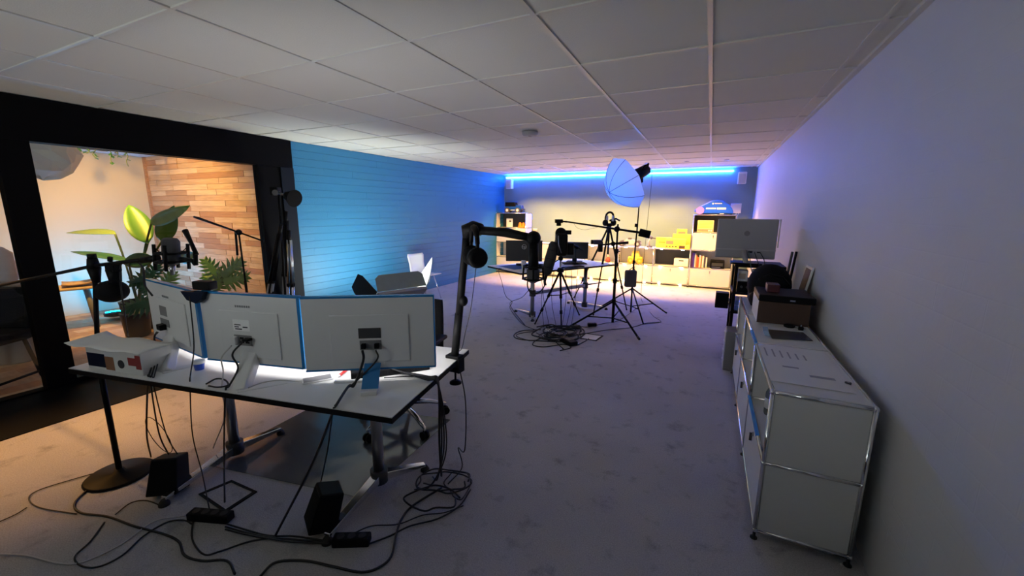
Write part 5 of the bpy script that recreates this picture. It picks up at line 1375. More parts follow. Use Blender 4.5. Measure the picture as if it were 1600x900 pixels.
p = oz(893, 419, TZ); t = thing('keyboard', 'dark keyboard at the near edge of the far desk', 'keyboard', p)
MB().cbox(p+V(0, 0.06, 0.010), (0.36, 0.10, 0.016), math.atan2(E1.y, E1.x)).build('case', 'black', t, bevel=0.003)
for k in range(3):
    MB().cbox(p+V(0, 0.06, 0.0195)+E2*(-0.025+0.025*k), (0.34, 0.018, 0.004), math.atan2(E1.y, E1.x)).build('key_row', 'dark_grey', t)
p = oz(899, 412, TZ+0.015); t = thing('desk_microphone', 'black shotgun microphone on a small desk stand', 'microphone', p)
MB().lathe(p, [(0.05, 0), (0.05, 0.008), (0.012, 0.014)], 18).build('base', 'black', t)
MB().cyl(p+V(0, 0, 0.01), p+V(0, 0, 0.24), 0.006).build('pole', 'black', t)
ht = p+V(0, 0, 0.25)
MB().cyl(ht+CR*0.03-CU*0.012, ht-CR*0.13+CU*0.055, 0.024, 0.026, 14).build('body', 'black', t)
MB().cyl(ht+CR*0.03-CU*0.012, ht+CR*0.11-CU*0.05, 0.008, 0.004).build('tail', 'black', t)

# ------------------------------------------------------------------ tripods and stands
def tripod_legs(t, apex, feet, r=0.012, sections=True, spreader=None):
    for f in feet:
        f = Vector(f); d = f-apex
        l1 = apex+d*0.45
        lg = MB().tube([apex, l1], [r*1.25, r*1.25], 8).build('leg', 'black', t)
        MB().tube([l1, f+V(0, 0, 0.01)], [r*0.9, r*0.8], 8).build('lower_leg', 'black', lg)
        if sections:
            for q in (0.45, 0.72):
                c = apex+d*q
                MB().cyl(c-d.normalized()*0.02, c+d.normalized()*0.03, r*1.7, n=8).build('leg_lock', 'black', lg)
        MB().sph(f+V(0, 0, 0.014), 0.014, 8, 6).build('foot', 'rubber', lg)
    if spreader:
        c = V(apex.x, apex.y, spreader)
        for f in feet:
            f = Vector(f); q = (apex.z-spreader)/apex.z
            MB().tube([c, apex.lerp(f, q)], r*0.5, 6).build('spreader', 'black', t)

# camera tripod in front of the far desk
def camera_rig():
    feet = [oz(836, 507, 0), oz(877, 513, 0), oz(905, 493, 0)]
    c = V(-1.79, 5.28, 0); ap = V(c.x, c.y, 0.74)
    t = thing('camera_tripod', 'black camera tripod standing before the far desk', 'tripod', c)
    tripod_legs(t, ap, feet, 0.012, True, 0.40)
    MB().cyl(ap-V(0, 0, 0.12), ap+V(0, 0, 0.16), 0.014).build('center_column', 'steel', t)
    MB().lathe(ap-V(0, 0, 0.02), [(0.045, 0), (0.05, 0.03), (0.03, 0.06)], 14).build('spider', 'black', t)
    MB().sph(ap+V(0, 0, 0.17), 0.035, 12, 8).build('ball_head', 'black', t)
    MB().tube([ap+V(0, 0, 0.17), oy(866, 410, 5.2), oy(862, 425, 5.15)], 0.008, 6).build('pan_handle', 'black', t)
    cm = thing('video_camera', 'black video camera with hood on the tripod before the far desk', 'camera', ap+V(0, 0, 0.20))
    b = ap+V(0, 0, 0.20)
    MB().cbox(b+V(0, 0, 0.16), (0.15, 0.24, 0.30), YAW).build('body', 'black', cm, bevel=0.03)
    MB().sph(b+V(0, 0, 0.31)-CR*0.01, 0.075, 14, 10).build('viewfinder', 'black_soft', cm)
    MB().cbox(b+V(0, 0, 0.32)+CR*0.085, (0.09, 0.06, 0.055), YAW).build('top_light', 'black', cm, bevel=0.006)
    MB().cyl(b+V(0, 0, 0.17)+V(-0.05, 0.10, 0), b+V(0, 0, 0.17)+V(-0.12, 0.24, 0), 0.05, 0.06, 16).build('lens', 'black', cm)
    MB().cbox(b+V(0, 0, 0.10)+CR*0.12, (0.10, 0.05, 0.16), YAW).build('side_screen', 'black', cm, bevel=0.006)
    MB().tube([b+V(0, 0, 0.26)-CR*0.055-CF*0.12, b+V(0, 0, 0.14)-CR*0.05-CF*0.14, b+V(0, 0, 0.03)-CR*0.01-CF*0.13], 0.008, 6).build('strap', 'steel', cm)
    # padded bag hanging at its left
    hi, lo = oy(867, 378, 5.18), oy(853, 430, 5.12)
    bg = thing('padded_bag', 'long black padded bag hanging left of the tripod camera', 'bag', lo)
    ax = (lo-hi)
    MB().tube([hi, hi+ax*0.08, hi+ax*0.5, hi+ax*0.92, lo], [0.045, 0.068, 0.075, 0.066, 0.035], 14).build('sleeve', mat('bag_black', (0.016, 0.017, 0.02), 0.7, bump=0.5, bscale=40), bg)
    for q in (0.25, 0.5, 0.75):
        cc = hi+ax*q; a1 = ax.normalized(); tt = a1.orthogonal().normalized(); bb = a1.cross(tt)
        MB().tube([cc+tt*(0.075*cos(2*pi*i/16))+bb*(0.075*sin(2*pi*i/16)) for i in range(17)], 0.004, 5).build('seam', 'black', bg)
    MB().tube([lo, oy(851, 440, 5.12), oy(852, 446, 5.12)], 0.02, 8).build('tail_strap', 'black', bg)
camera_rig()

# heavy light stand with long boom
def boom_light_stand():
    c = oz(957, 508, 0.0); c.z = 0
    t = thing('boom_stand', 'heavy black light stand with a long counterweighted boom', 'light stand', c)
    feet = [oz(889, 512, 0), oz(999, 532, 0)]
    far = c*2-(Vector(feet[0])+Vector(feet[1]))/2; far = c+(far-c).normalized()*0.55; feet.append(far)
    MB().cyl(c+V(0, 0, 0.04), c+V(0, 0, 0.62), 0.019, n=12).build('pole', 'black', t)
    top = oy(955.5, 350, c.y); top = V(c.x, c.y, top.z)
    MB().cyl(c+V(0, 0, 0.60), c+V(0, 0, 1.02), 0.016, n=12).build('pole', 'black', t)
    MB().cyl(c+V(0, 0, 1.0), top, 0.012, n=12).build('pole', 'black', t)
    for z in (0.34, 0.62, 1.02):
        MB().cyl(c+V(0, 0, z-0.03), c+V(0, 0, z+0.03), 0.027, n=12).build('collar', 'black', t)
        MB().tube([c+V(0, 0, z), c+V(0.05, -0.02, z)], 0.008, 6).build('knob', 'black', t)
    for f in feet:
        f = Vector(f); a = c+V(0, 0, 0.34)
        lg = MB().tube([a, f+V(0, 0, 0.012)], 0.013, 8).build('leg', 'black', t)
        MB().tube([c+V(0, 0, 0.10), a.lerp(f, 0.58)], 0.009, 6).build('brace', 'black', lg)
        MB().tube([a.lerp(f, 0.93)+V(0, 0, 0.01), f+V(0, 0, 0.014)], 0.015, 8).build('rubber_foot', 'rubber', lg)
    l, r = oy(886, 346.5, c.y-0.05), oy(1004, 364, c.y+0.05)
    MB().tube([l, r], [0.010, 0.016], 10).build('boom', 'black', t)
    MB().cyl(oy(999, 363, c.y+0.05), oy(1016, 367, c.y+0.06), 0.05, n=16).build('counterweight', 'black_soft', t)
    MB().sph(oy(964, 358, c.y), 0.04, 12, 8).build('swivel', 'black', t)
    e = oy(871, 345.5, c.y-0.05)
    m = thing('boom_microphone', 'small black microphone head at the left end of the long boom', 'microphone', e)
    MB().cbox(e+CR*0.02, (0.11, 0.07, 0.05), YAW).build('body', 'black', m, bevel=0.006)
    MB().cbox(e-V(0, 0, 0.045)+CR*0.02, (0.06, 0.05, 0.04), YAW).build('capsule', 'black_soft', m, bevel=0.006)
    MB().tube([e+CR*0.02, l], 0.012, 8).build('holder', 'black', m)
    cable([oy(896, 348, c.y-0.05), oy(902, 356, c.y-0.05), oy(914, 359, c.y-0.05), oy(930, 356, c.y-0.03), oy(938, 354, c.y-0.03)], 0.002, 'thin cable sagging below the long boom', group='cables around the far desk')
    # cross bar with small camera
    cb = thing('cross_bar', 'black cross bar clamped on the heavy light stand', 'cross bar', V(c.x, c.y, 0.98))
    a0, a1 = oy(938, 383, c.y-0.06), oy(982, 379, c.y+0.02)
    MB().tube([a0, oy(958, 381, c.y-0.04), a1], [0.010, 0.014, 0.018], 8).build('bar', 'black', cb)
    MB().sph(oy(958, 381, c.y-0.04), 0.032, 12, 8).build('clamp', 'black', cb)
    sc_ = thing('action_camera', 'small dark camera on the left end of the cross bar', 'camera', a0)
    MB().cbox(a0+V(0, 0, -0.02), (0.06, 0.06, 0.14), YAW).build('grip', 'black', sc_, bevel=0.008)
    MB().cbox(a0+V(0, 0, 0.04)-CR*0.04, (0.12, 0.07, 0.06), YAW).build('body', mat('dark_plum', (0.03, 0.02, 0.04), 0.5), sc_, bevel=0.01)
    MB().cyl(a0+V(0, 0, 0.04)-CR*0.09, a0+V(0, 0, 0.04)-CR*0.125, 0.03, n=14).build('lens', 'black', sc_)
boom_light_stand()

# tall tripod carrying headphones
def phones_tripod():
    feet = [oz(897, 466, 0), oz(979, 485, 0), oz(927, 493, 0)]
    c = (feet[0]+feet[1]+feet[2])/3; ap = oy(952, 352, c.y)
    t = thing('tall_tripod', 'tall slim black tripod behind the heavy light stand', 'tripod', (c.x, c.y, 0))
    tripod_legs(t, ap, feet, 0.012, True)
    MB().cyl(ap-V(0, 0, 0.45), ap+V(0, 0, 0.03), 0.014).build('center_column', 'black', t)
    MB().lathe(ap-V(0, 0, 0.03), [(0.03, 0), (0.05, 0.03), (0.035, 0.06)], 14).build('head', 'black', t)
    MB().tube([ap+V(0, 0, 0.07), ap+CR*0.10+V(0, 0, 0.10), ap+CR*0.16+V(0, 0, 0.07)], 0.014, 8).build('pan_handle', 'black', t)
    h = thing('headphones', 'black headphones with pale ear pads on the tall tripod head', 'headphones', ap+V(0, 0, 0.04))
    q = ap+V(0, 0, 0.10)
    headphones(h, q+V(0, 0, 0.0), -CF+CR*0.5, 1.15, spread=0.075)
    for s in (-1, 1):
        MB().cbox(q+CR*(s*0.045)+V(0, 0, 0.0)-CF*0.03, (0.035, 0.02, 0.085), YAW).build('pale_pad', 'white_plastic', h, bevel=0.008)
phones_tripod()

# light stand with strobe and shoot-through umbrella
def umbrella_stand():
    c = V(-1.0, 6.25, 0); c = oz(986, 479, 0); c = V(c.x*0.925, c.y*0.925, 0)
    t = thing('umbrella_stand', 'black light stand carrying the flash and white umbrella', 'light stand', c)
    feet = [oz(1041, 490, 0), oz(1005, 507, 0)]
    far = c*2-(feet[0]+feet[1])/2; feet.append(c+(far-c).normalized()*0.55)
    ztop = oy(997, 276, c.y).z
    MB().cyl(c+V(0, 0, 0.03), c+V(0, 0, 0.8), 0.013).build('pole', 'black', t)
    MB().cyl(c+V(0, 0, 0.78), c+V(0.02, 0, 1.35), 0.011).build('pole', 'black', t)
    MB().cyl(c+V(0.02, 0, 1.33), V(c.x+0.03, c.y, ztop), 0.009).build('pole', 'black', t)
    for z in (0.38, 0.80, 1.34):
        MB().cyl(c+V(0, 0, z-0.025), c+V(0, 0, z+0.025), 0.02).build('collar', 'black', t)
    for f in feet:
        a = c+V(0, 0, 0.40)
        lg = MB().tube([a, f+V(0, 0, 0.01)], 0.011, 8).build('leg', 'black', t)
        MB().tube([c+V(0, 0, 0.12), a.lerp(f, 0.6)], 0.008, 6).build('brace', 'black', lg)
        MB().sph(f+V(0, 0, 0.014), 0.014, 8, 6).build('rubber_foot', 'rubber', lg)
    top = V(c.x+0.03, c.y, ztop)
    # flash head
    ax = (CR*0.80+CU*0.46+CF*0.14).normalized()         # from umbrella towards the flash tail
    s = thing('flash_head', 'dark flash head with handle pointing into the umbrella', 'flash', top)
    hb = top+V(0, 0, 0.06)
    f0 = hb-ax*0.14; f1 = hb+ax*0.10
    MB().cyl(f0, f1, 0.085, 0.075, 18).build('housing', 'navy_plastic', s)
    MB().cyl(f0-ax*0.02, f0, 0.092, n=18).build('front_ring', 'black', s)
    MB().lathe(f0-ax*0.021, [(0.001, 0), (0.07, 0), (0.07, 0.002), (0.001, 0.002)], 18, -ax).build('lamp_face', mat('lamp_blue', (0.1, 0.3, 1), 0.4, emit=(0.02, 0.20, 1.0), es=32), s)
    sd_ = ax.cross(CR).normalized()
    if sd_.z < 0: sd_ = -sd_
    MB().tube([hb+sd_*0.075-ax*0.02, hb+sd_*0.16-ax*0.0, hb+sd_*0.16+ax*0.06, hb+sd_*0.075+ax*0.08], 0.012, 8).build('handle', 'black', s)
    MB().cbox(top-V(0, 0, 0.02), (0.05, 0.05, 0.13), YAW).build('bracket', 'navy_plastic', s, bevel=0.006)
    cable([f1, f1+CR*0.05+V(0, 0, 0.0), f1+CR*0.075-V(0, 0, 0.12), f1+CR*0.05-V(0, 0, 0.9), f1+CR*0.03-V(0, 0, 1.7), oz(1003, 470, 0.02), oz(1020, 493, 0.006), oz(1032, 503, 0.006), oz(1000, 507, 0.006)], 0.003, 'black flash cable hanging down beside the umbrella stand', group='cables around the far desk')
    # umbrella
    um = thing('photo_umbrella', 'open white photo umbrella glowing blue under the LED strip', 'umbrella', f0)
    apx = -ax
    tip = f0+apx*0.42+V(0, 0, -0.03)
    ctr = tip-apx*0.31
    e1 = apx.orthogonal().normalized(); e2 = apx.cross(e1)
    Rr = 0.39; G = 8; vs_ = []; rings = 6
    for k in range(1, rings+1):
        q = k/rings
        for i in range(G*4):
            a = 2*pi*i/(G*4); ph = (i % 4)/4.0; sag = 1-0.075*(1-abs(2*ph-1))*q if ph else 1.0
            rr = Rr*sin(q*1.15)/sin(1.15)*sag; hh = 0.29*(1-cos(q*1.35))/(1-cos(1.35))
            vs_.append(tip-apx*hh+e1*(rr*cos(a))+e2*(rr*sin(a)))
    n4 = G*4
    for g_ in range(G):
        sub = []; fs = []; ids = {}
        def vid(p):
            sub.append(p); return len(sub)-1
        ti = vid(tip)
        col = [[vid(vs_[(k*n4)+((g_*4+i) % n4)]) for i in range(5)] for k in range(rings)]
        for i in range(4): fs.append((ti, col[0][i], col[0][i+1]))
        for k in range(rings-1):
            for i in range(4): fs.append((col[k][i], col[k+1][i], col[k+1][i+1], col[k][i+1]))
        MB().add(sub, fs, True).build('canopy_panel', 'umbrella_cloth', um)
    for g_ in range(G):
        MB().tube([tip]+[vs_[k*n4+g_*4] for k in range(rings)], 0.0035, 5).build('rib', 'dark_grey', um)
    MB().cyl(tip+apx*0.03, f0, 0.005).build('shaft', 'steel', um)
    # grey weight bag at the stand
    b = thing('weight_bag', 'grey padded weight bag hanging on the umbrella stand', 'bag', c+V(-0.05, -0.05, 0.35))
    z0, z1 = oy(983, 448, c.y).z, oy(983, 422, c.y).z
    MB().cbox(c-CF*0.09-CR*0.06+V(0, 0, (z0+z1)/2), (0.17, 0.09, z1-z0), YAW).build('sack', mat('bag_grey', (0.09, 0.085, 0.09), 0.8, bump=0.4, bscale=30), b, bevel=0.025)
    MB().tube([c-CF*0.09-CR*0.10+V(0, 0, z1-0.01), c+V(0, 0, z1+0.05), c-CF*0.09-CR*0.0+V(0, 0, z1-0.01)], 0.007, 6).build('strap', 'black', b)
def umbrella_cloth():
    m = bpy.data.materials.new('umbrella_cloth'); m.use_nodes = True; nt = m.node_tree
    for n in list(nt.nodes): nt.nodes.remove(n)
    out = nt.nodes.new('ShaderNodeOutputMaterial'); mx = nt.nodes.new('ShaderNodeMixShader'); mx.inputs[0].default_value = 0.75
    a = nt.nodes.new('ShaderNodeBsdfDiffuse'); b = nt.nodes.new('ShaderNodeBsdfTranslucent')
    a.inputs[0].default_value = (0.55, 0.6, 0.7, 1); b.inputs[0].default_value = (0.6, 0.72, 0.85, 1)
    nt.links.new(a.outputs[0], mx.inputs[1]); nt.links.new(b.outputs[0], mx.inputs[2]); nt.links.new(mx.outputs[0], out.inputs[0])
    MATS['umbrella_cloth'] = m
umbrella_cloth()
umbrella_stand()

# ------------------------------------------------------------------ far cable pile
GC = 'cables around the far desk'
def fcab(px, r, label, z=0.006, m='cable_black'): return cable(fc(px, z), r, label, m, group=GC)
fcab([(880, 545), (862, 530), (845, 528), (832, 538), (850, 542), (880, 538), (892, 543), (875, 548)], 0.006, 'black cable loop at the near edge of the far cable pile')
fcab([(845, 515), (815, 517), (803, 524), (812, 530), (850, 533), (885, 534)], 0.007, 'thick black cable bowing out left of the far cable pile')
fcab([(838, 517), (812, 521), (808, 526), (830, 532), (848, 527), (838, 520)], 0.005, 'black cable curl inside the far left bow')
fcab([(900, 524), (945, 516), (985, 512), (1010, 505), (1033, 503)], 0.005, 'long black cable running right from the far pile to the umbrella stand')
fcab([(895, 505), (915, 511), (945, 505), (968, 500), (1000, 478)], 0.004, 'thin black cable behind the long one at the far pile')
fcab([(903, 539), (916, 532), (920, 529)], 0.006, 'short black cable from the far pile to the floor outlet')
random.seed(31)
names = ['left', 'right', 'upper', 'lower', 'central', 'outer', 'inner']
for k in range(7):
    pts = []; a0 = random.random()*6; rx = random.uniform(16, 32); cx = 872+random.uniform(-14, 16); cy = 520+random.uniform(-6, 6)
    for i in range(14):
        a = a0+i*0.75; kk = random.uniform(0.6, 1.2)
        pts.append(oz(cx+rx*kk*cos(a), cy+rx*0.36*kk*sin(a), 0.01+0.05*random.random()))
    cable(pts, random.choice((0.007, 0.009, 0.011)), names[k]+' tangled black cable of the heap under the far tripod', k=5, group=GC)
power_strip(863, 523, 0.30, radians(-40), 'pale power strip lying in the far cable pile', 'white_plastic', 5)
t = thing('power_brick', 'black power adapter in the middle of the far cable pile', 'adapter', oz(889, 537, 0), radians(-35))
p = oz(888, 537, 0)
MB().cbox(p+V(0, 0, 0.03), (0.24, 0.11, 0.055), radians(-38)).build('body', 'black', t, bevel=0.012)
MB().cbox(p+V(0, 0, 0.059), (0.10, 0.06, 0.002), radians(-38)).build('label', 'dark_grey', t)
for k, (x, y) in enumerate(((900, 514), (925, 510))):
    p = oz(x, y, 0); t = thing('power_brick', ('black plug box at the right of the far cable heap', 'small black adapter on the cable right of the heap')[k], 'adapter', p)
    MB().cbox(p+V(0, 0, 0.025), (0.12, 0.06, 0.045), radians(30)).build('body', 'black', t, bevel=0.01)
    MB().cbox(p+V(0, 0, 0.048), (0.05, 0.03, 0.002), radians(30)).build('label', 'dark_grey', t)
# cables hanging from the far desk
hang = [(833, 430, 822, 470, 797, 466, 'cable arching out left of the far desk'), (846, 428, 850, 470, 858, 508, 'first'), (856, 426, 846, 465, 850, 512, 'second'), (864, 424, 862, 470, 870, 515, 'third'), (884, 420, 884, 470, 878, 512, 'fourth'), (893, 419, 893, 470, 885, 510, 'fifth'), (903, 418, 899, 465, 893, 508, 'sixth')]
for k, (x0, y0, x1, y1, x2, y2, nm) in enumerate(hang):
    if k == 0:
        cable([Q(0.02, 0.5, TZ+0.004), Q(-0.02, 0.52, TZ-0.02), oz(784, 440, 0.45), oz(790, 462, 0.25), oz(800, 472, 0.12), oz(797, 482, 0.02), oz(815, 505, 0.006), oz(838, 516, 0.006)], 0.004, 'black cable arching out from the left corner of the far desk', group=GC)
        continue
    yy = 5.15+0.06*k
    cable([oy(x0, y0, yy)+V(0, 0, -0.03), oy(x1, y1, yy), oz(x2, y2, 0.02)], 0.0035, nm+' from the left of the thin cables hanging under the far desk', group=GC)
cable([oy(828, 425, 5.05), oy(824, 445, 5.03), oy(830, 458, 5.03), oy(842, 457, 5.03), oy(851, 445, 5.05), oy(848, 432, 5.05)], 0.009, 'thick black cable loop hanging below the far desk front', group=GC)
cable([oy(829, 450, 5.03), oz(815, 465, 0.15), oz(798, 472, 0.04), oz(800, 482, 0.01), oz(820, 508, 0.006)], 0.005, 'black cable sagging left to the carpet from the far desk loop', group=GC)
# small electronics cluster below the jointed arm on the far desk edge
for k in range(3):
    p = oz(834+9*k, 421.5-k, TZ); t = thing('audio_interface', ('left', 'middle', 'right')[k]+' of three small black audio boxes at the far desk edge', 'device', p, group='audio boxes on the far desk')
    MB().cbox(p+V(0, 0.05, 0.035), (0.07, 0.09, 0.065), YAW).build('body', 'black', t, bevel=0.006)
    for j in range(2): MB().cyl(p+V(-0.012+0.03*j, 0.0, 0.045), p+V(-0.012+0.03*j, -0.012, 0.045), 0.009, n=10).build('knob', 'steel', t)

# ------------------------------------------------------------------ furnishing of the room behind the glass
leaf_g = mat('leaf_green', (0.09, 0.25, 0.04), 0.4, var=0.3, vscale=5)
leaf_d = mat('leaf_dark', (0.03, 0.12, 0.05), 0.4, var=0.2, vscale=6)
leaf_p = mat('leaf_pale', (0.20, 0.31, 0.09), 0.45, var=0.2, vscale=6)
stem_g = mat('stem_green', (0.08, 0.12, 0.04), 0.6)
def leaf_blade(base, tip, width, nrm, m, parent, droop=0.0, notch=0, name='leaf', rows=10, shape=1.0):
    base, tip = Vector(base), Vector(tip); ax = tip-base; L = ax.length; ax.normalize()
    nrm = Vector(nrm); sd_ = ax.cross(nrm).normalized(); nn = sd_.cross(ax).normalized()
    vs_ = []; fs = []
    for j in range(rows+1):
        q = j/rows
        w = width*0.5*(sin(pi*min(1, q**0.8*0.98+0.02)))**(0.75*shape)
        if q >= 1: w = 0.001
        c = base+ax*(L*q)-V(0, 0, droop*q*q)
        if notch and j % 2 == 1 and 0 < j < rows: wl_ = w*(1-notch)
        else: wl_ = w
        for i, s in enumerate((-1, -0.5, 0, 0.5, 1)):
            vs_.append(c+sd_*(wl_*s)+nn*(0.16*wl_*s*s*2 if True else 0))
    for j in range(rows):
        for i in range(4): fs.append((j*5+i, j*5+i+1, (j+1)*5+i+1, (j+1)*5+i))
    return MB().add(vs_, fs, True).build(name, m, parent, solid=0.002)

YP = 2.55
def banana_plant():
    pot = V(-6.55, YP, 0)
    t = thing('banana_plant', 'tall potted plant with big paddle leaves behind the glass', 'potted plant', pot)
    MB().lathe(pot, [(0.13, 0), (0.15, 0.02), (0.18, 0.36), (0.185, 0.38), (0.165, 0.385), (0.16, 0.33)], 22).build('pot', mat('pot_dark', (0.005, 0.010, 0.02), 0.45, spec=0.2), t)
    MB().lathe(pot+V(0, 0, 0.30), [(0.16, 0.0), (0.165, 0.03), (0.02, 0.04)], 18).build('soil', 'wood_gap', t)
    S = pot+V(0, 0, 0.33)
    def L(px0, px1, w, Y0, Y1, m, nrm=None, droop=0.0, sp=None, shape=1.0):
        a, b = oy(*px0, Y0), oy(*px1, Y1)
        n_ = nrm or (CAM-a).normalized()
        mid = S.lerp(a, 0.55)+V(0, 0, 0.08)
        MB().tube(bez([S, mid, a], 6), [0.012]*13, 6).build('stem', stem_g, t)
        leaf_blade(a, b, w, n_, m, t, droop, shape=shape)
    L((231, 380), (201, 320), 0.25, YP, YP+0.05, leaf_g)
    L((236, 350), (297, 321), 0.14, YP, YP-0.1, leaf_g)
    L((253, 376), (272, 321), 0.20, YP+0.1, YP+0.1, leaf_g)
    L((180, 366), (103, 364), 0.20, YP-0.05, YP-0.2, leaf_p, V(0.25, -0.25, 1))
    L((200, 408), (110, 393), 0.14, YP-0.1, YP-0.25, leaf_d, V(0.1, -0.3, 1))
    L((240, 402), (192, 412), 0.18, YP, YP-0.1, leaf_d)
    L((280, 405), (304, 395), 0.16, YP+0.2, YP+0.2, leaf_p)
banana_plant()
def split_leaf(b0, ax, size, nrm, m, t):
    ax = ax.normalized(); sd_ = ax.cross(nrm).normalized(); nn = sd_.cross(ax)
    g = MB(); k = 6
    for i in range(k):
        q = i/(k-1)
        for s in (-1, 1):
            o = b0+ax*(size*(0.06+0.80*q))
            d = (sd_*s*cos(0.15+0.9*q)+ax*sin(0.15+0.9*q)-nn*0.15).normalized()
            L = size*0.52*(0.75+0.5*sin(pi*(0.15+0.7*q)))*(1-0.35*q); w = size*0.075
            e = ax*0.9+sd_*0.1*s; e = (e-d*e.dot(d)).normalized()
            g.add([o-e*w*0.9, o+d*L*0.5-e*w-nn*0.01, o+d*L, o+d*L*0.55+e*w-nn*0.01, o+e*w*0.9], [(0, 1, 2, 3, 4)], False)
    g.add([b0-sd_*size*0.14, b0+ax*size*0.5-sd_*size*0.12, b0+ax*size*1.02, b0+ax*size*0.5+sd_*size*0.12, b0+sd_*size*0.14], [(0, 1, 2, 3, 4)])
    return g.build('leaf', m, t, solid=0.002)
def monstera(pot, leaves, label, hpot=0.3):
    t = thing('monstera_plant', label, 'potted plant', pot)
    MB().lathe(pot, [(0.10, 0), (0.12, 0.02), (0.14, hpot-0.02), (0.145, hpot), (0.125, hpot), (0.12, hpot-0.04)], 20).build('pot', 'pot_dark', t)
    S = pot+V(0, 0, hpot-0.05)
    for (px, ang, size, Y, m) in leaves:
        c = oy(*px, Y); a = radians(ang)
        ax = CR*cos(a)+CU*sin(a)
        b0 = c-ax*size*0.5
        MB().tube(bez([S, S.lerp(b0, 0.6)+V(0, 0, 0.06), b0], 5), 0.008, 6).build('stem', stem_g, t)
        split_leaf(b0, ax, size, (CAM-c).normalized()+V(0, 0, 0.3), m, t)
monstera(V(-6.22, 2.38, 0), [((218, 437), 200, 0.24, 2.2, leaf_d), ((240, 425), 60, 0.18, 2.2, leaf_d), ((212, 478), 190, 0.28, 2.1, leaf_d), ((262, 440), 60, 0.22, 2.25, leaf_p), ((232, 455), 150, 0.18, 2.2, leaf_d)], 'dark split-leaf plant left of the tall paddle-leaf plant')
monstera(V(-5.75, 3.05, 0), [((330, 418), 130, 0.28, 3.0, leaf_g), ((332, 434), 170, 0.26, 3.0, leaf_g), ((362, 420), 40, 0.30, 3.0, leaf_p), ((368, 436), 15, 0.30, 3.0, leaf_p), ((345, 440), 60, 0.28, 2.95, leaf_p)], 'split-leaf plant before the wooden plank wall', 0.45)
# hanging vine from the ceiling of that room
t = thing('hanging_vine', 'trailing green vine hanging from the top behind the glass', 'vine', (-7.2, 1.9, 2.3))
random.seed(12)
for k, (x, y0, y1) in enumerate(((120, 226, 252), (133, 228, 240), (145, 228, 248), (172, 230, 256), (182, 231, 246), (196, 232, 260))):
    Xv = -7.3+0.03*k
    a, b = ox(x, y0-12, Xv), ox(x+3, y1, Xv)
    pts = [a.lerp(b, i/5)+V(random.uniform(-.02, .02), random.uniform(-.02, .02), 0) for i in range(6)]
    MB().tube(bez(pts, 4), 0.005, 5).build('tendril', stem_g, t)
    g = MB()
    for j in range(9):
        c = a.lerp(b, 0.15+0.85*j/9.0); e = V(random.uniform(-1, 1), random.uniform(-1, 1), random.uniform(-.8, .1)).normalized()*0.06
        s_ = e.cross(V(0, 0, 1)).normalized()*0.024
        leaf = MB().add([c, c+e*0.5+s_, c+e, c+e*0.5-s_], [(0, 1, 2, 3)]).build('vine_leaf', leaf_d, t)
MB().box((-7.6, 1.9, 2.31), (-7.0, 2.9, 2.345)).build('trellis', 'wood_gap', t)
# crumpled white paper pendant
t = thing('paper_pendant', 'crumpled white paper pendant lamp at the upper left behind the glass', 'lamp', ox(58, 238, -6.2))
c = ox(58, 238, -6.2); random.seed(6); vs_ = []; n_, m_ = 14, 8
for k in range(m_+1):
    th = pi*k/m_
    for i in range(n_):
        a = 2*pi*i/n_; r = 0.34*(1+random.uniform(-0.10, 0.10))
        vs_.append(c+V(r*sin(th)*cos(a), r*sin(th)*sin(a)*0.9, r*cos(th)*0.75))
MB().add(vs_, [(k*n_+i, (k+1)*n_+i, (k+1)*n_+(i+1) % n_, k*n_+(i+1) % n_) for k in range(m_) for i in range(n_)]).build('shade', 'paper', t)
MB().cyl(c+V(0, 0, 0.22), V(c.x, c.y, ZC-0.06), 0.004).build('cord', 'cable_black', t)
# wooden side table with bowl
tb = oz(130, 505, 0.0)
tb = V(-7.42, 2.0, 0)
t = thing('side_table', 'wooden side table with slanted grey legs behind the glass', 'table', tb)
MB().cbox(tb+V(0, 0, 0.535), (1.05, 0.42, 0.03), radians(72)).build('table_top', WOODS[3], t, bevel=0.01)
R_ = Matrix.Rotation(radians(72), 3, 'Z')
for sx in (-1, 1):
    for sy in (-1, 1):
        MB().tube([tb+R_@V(sx*0.36, sy*0.13, 0.52), tb+R_@V(sx*0.40, sy*0.15, 0.0)], [0.032, 0.026], 10).build('leg', 'grey_plastic', t)
t = thing('wooden_tray', 'curved wooden tray on the side table behind the glass', 'tray', tb+R_@V(0.3, 0, 0.551))
vs_ = []
for j in range(7):
    for i in range(5):
        vs_.append(tb+R_@V(0.15+0.06*j, -0.16+0.08*i, 0.557+0.05*((j-2)/4.0)**2+0.03*((i-2)/2.0)**2))
MB().add(vs_, [(j*5+i, j*5+i+1, (j+1)*5+i+1, (j+1)*5+i) for j in range(6) for i in range(4)], True).build('tray', WOODS[1], t, solid=0.012)
# glowing blue floor lamp
lp_ = oz(184, 497, 0.0)
lb = V(-7.45, 2.66, 0)
t = thing('blue_floor_lamp', 'round floor uplight glowing bright cyan behind the glass', 'lamp', lb)
lax = V(-0.22, 0.10, 0.95).normalized(); lh = lb+V(0, 0, 0.10)
MB().lathe(lh-lax*0.06, [(0.09, 0), (0.14, 0.015), (0.145, 0.055), (0.13, 0.062)], 26, lax).build('housing', 'dark_grey', t)
MB().lathe(lh, [(0.001, 0.0), (0.125, 0.0), (0.12, 0.012), (0.001, 0.02)], 26, lax).build('lens', mat('lamp_cyan', (0.1, 0.6, 1), 0.4, emit=(0.0, 0.40, 1.0), es=125), t)
MB().tube([lb+V(-0.14, 0, 0.008), lb+V(-0.15, 0, 0.08), lb+V(0.15, 0, 0.08), lb+V(0.14, 0, 0.008)], 0.008, 8).build('yoke', 'black', t)

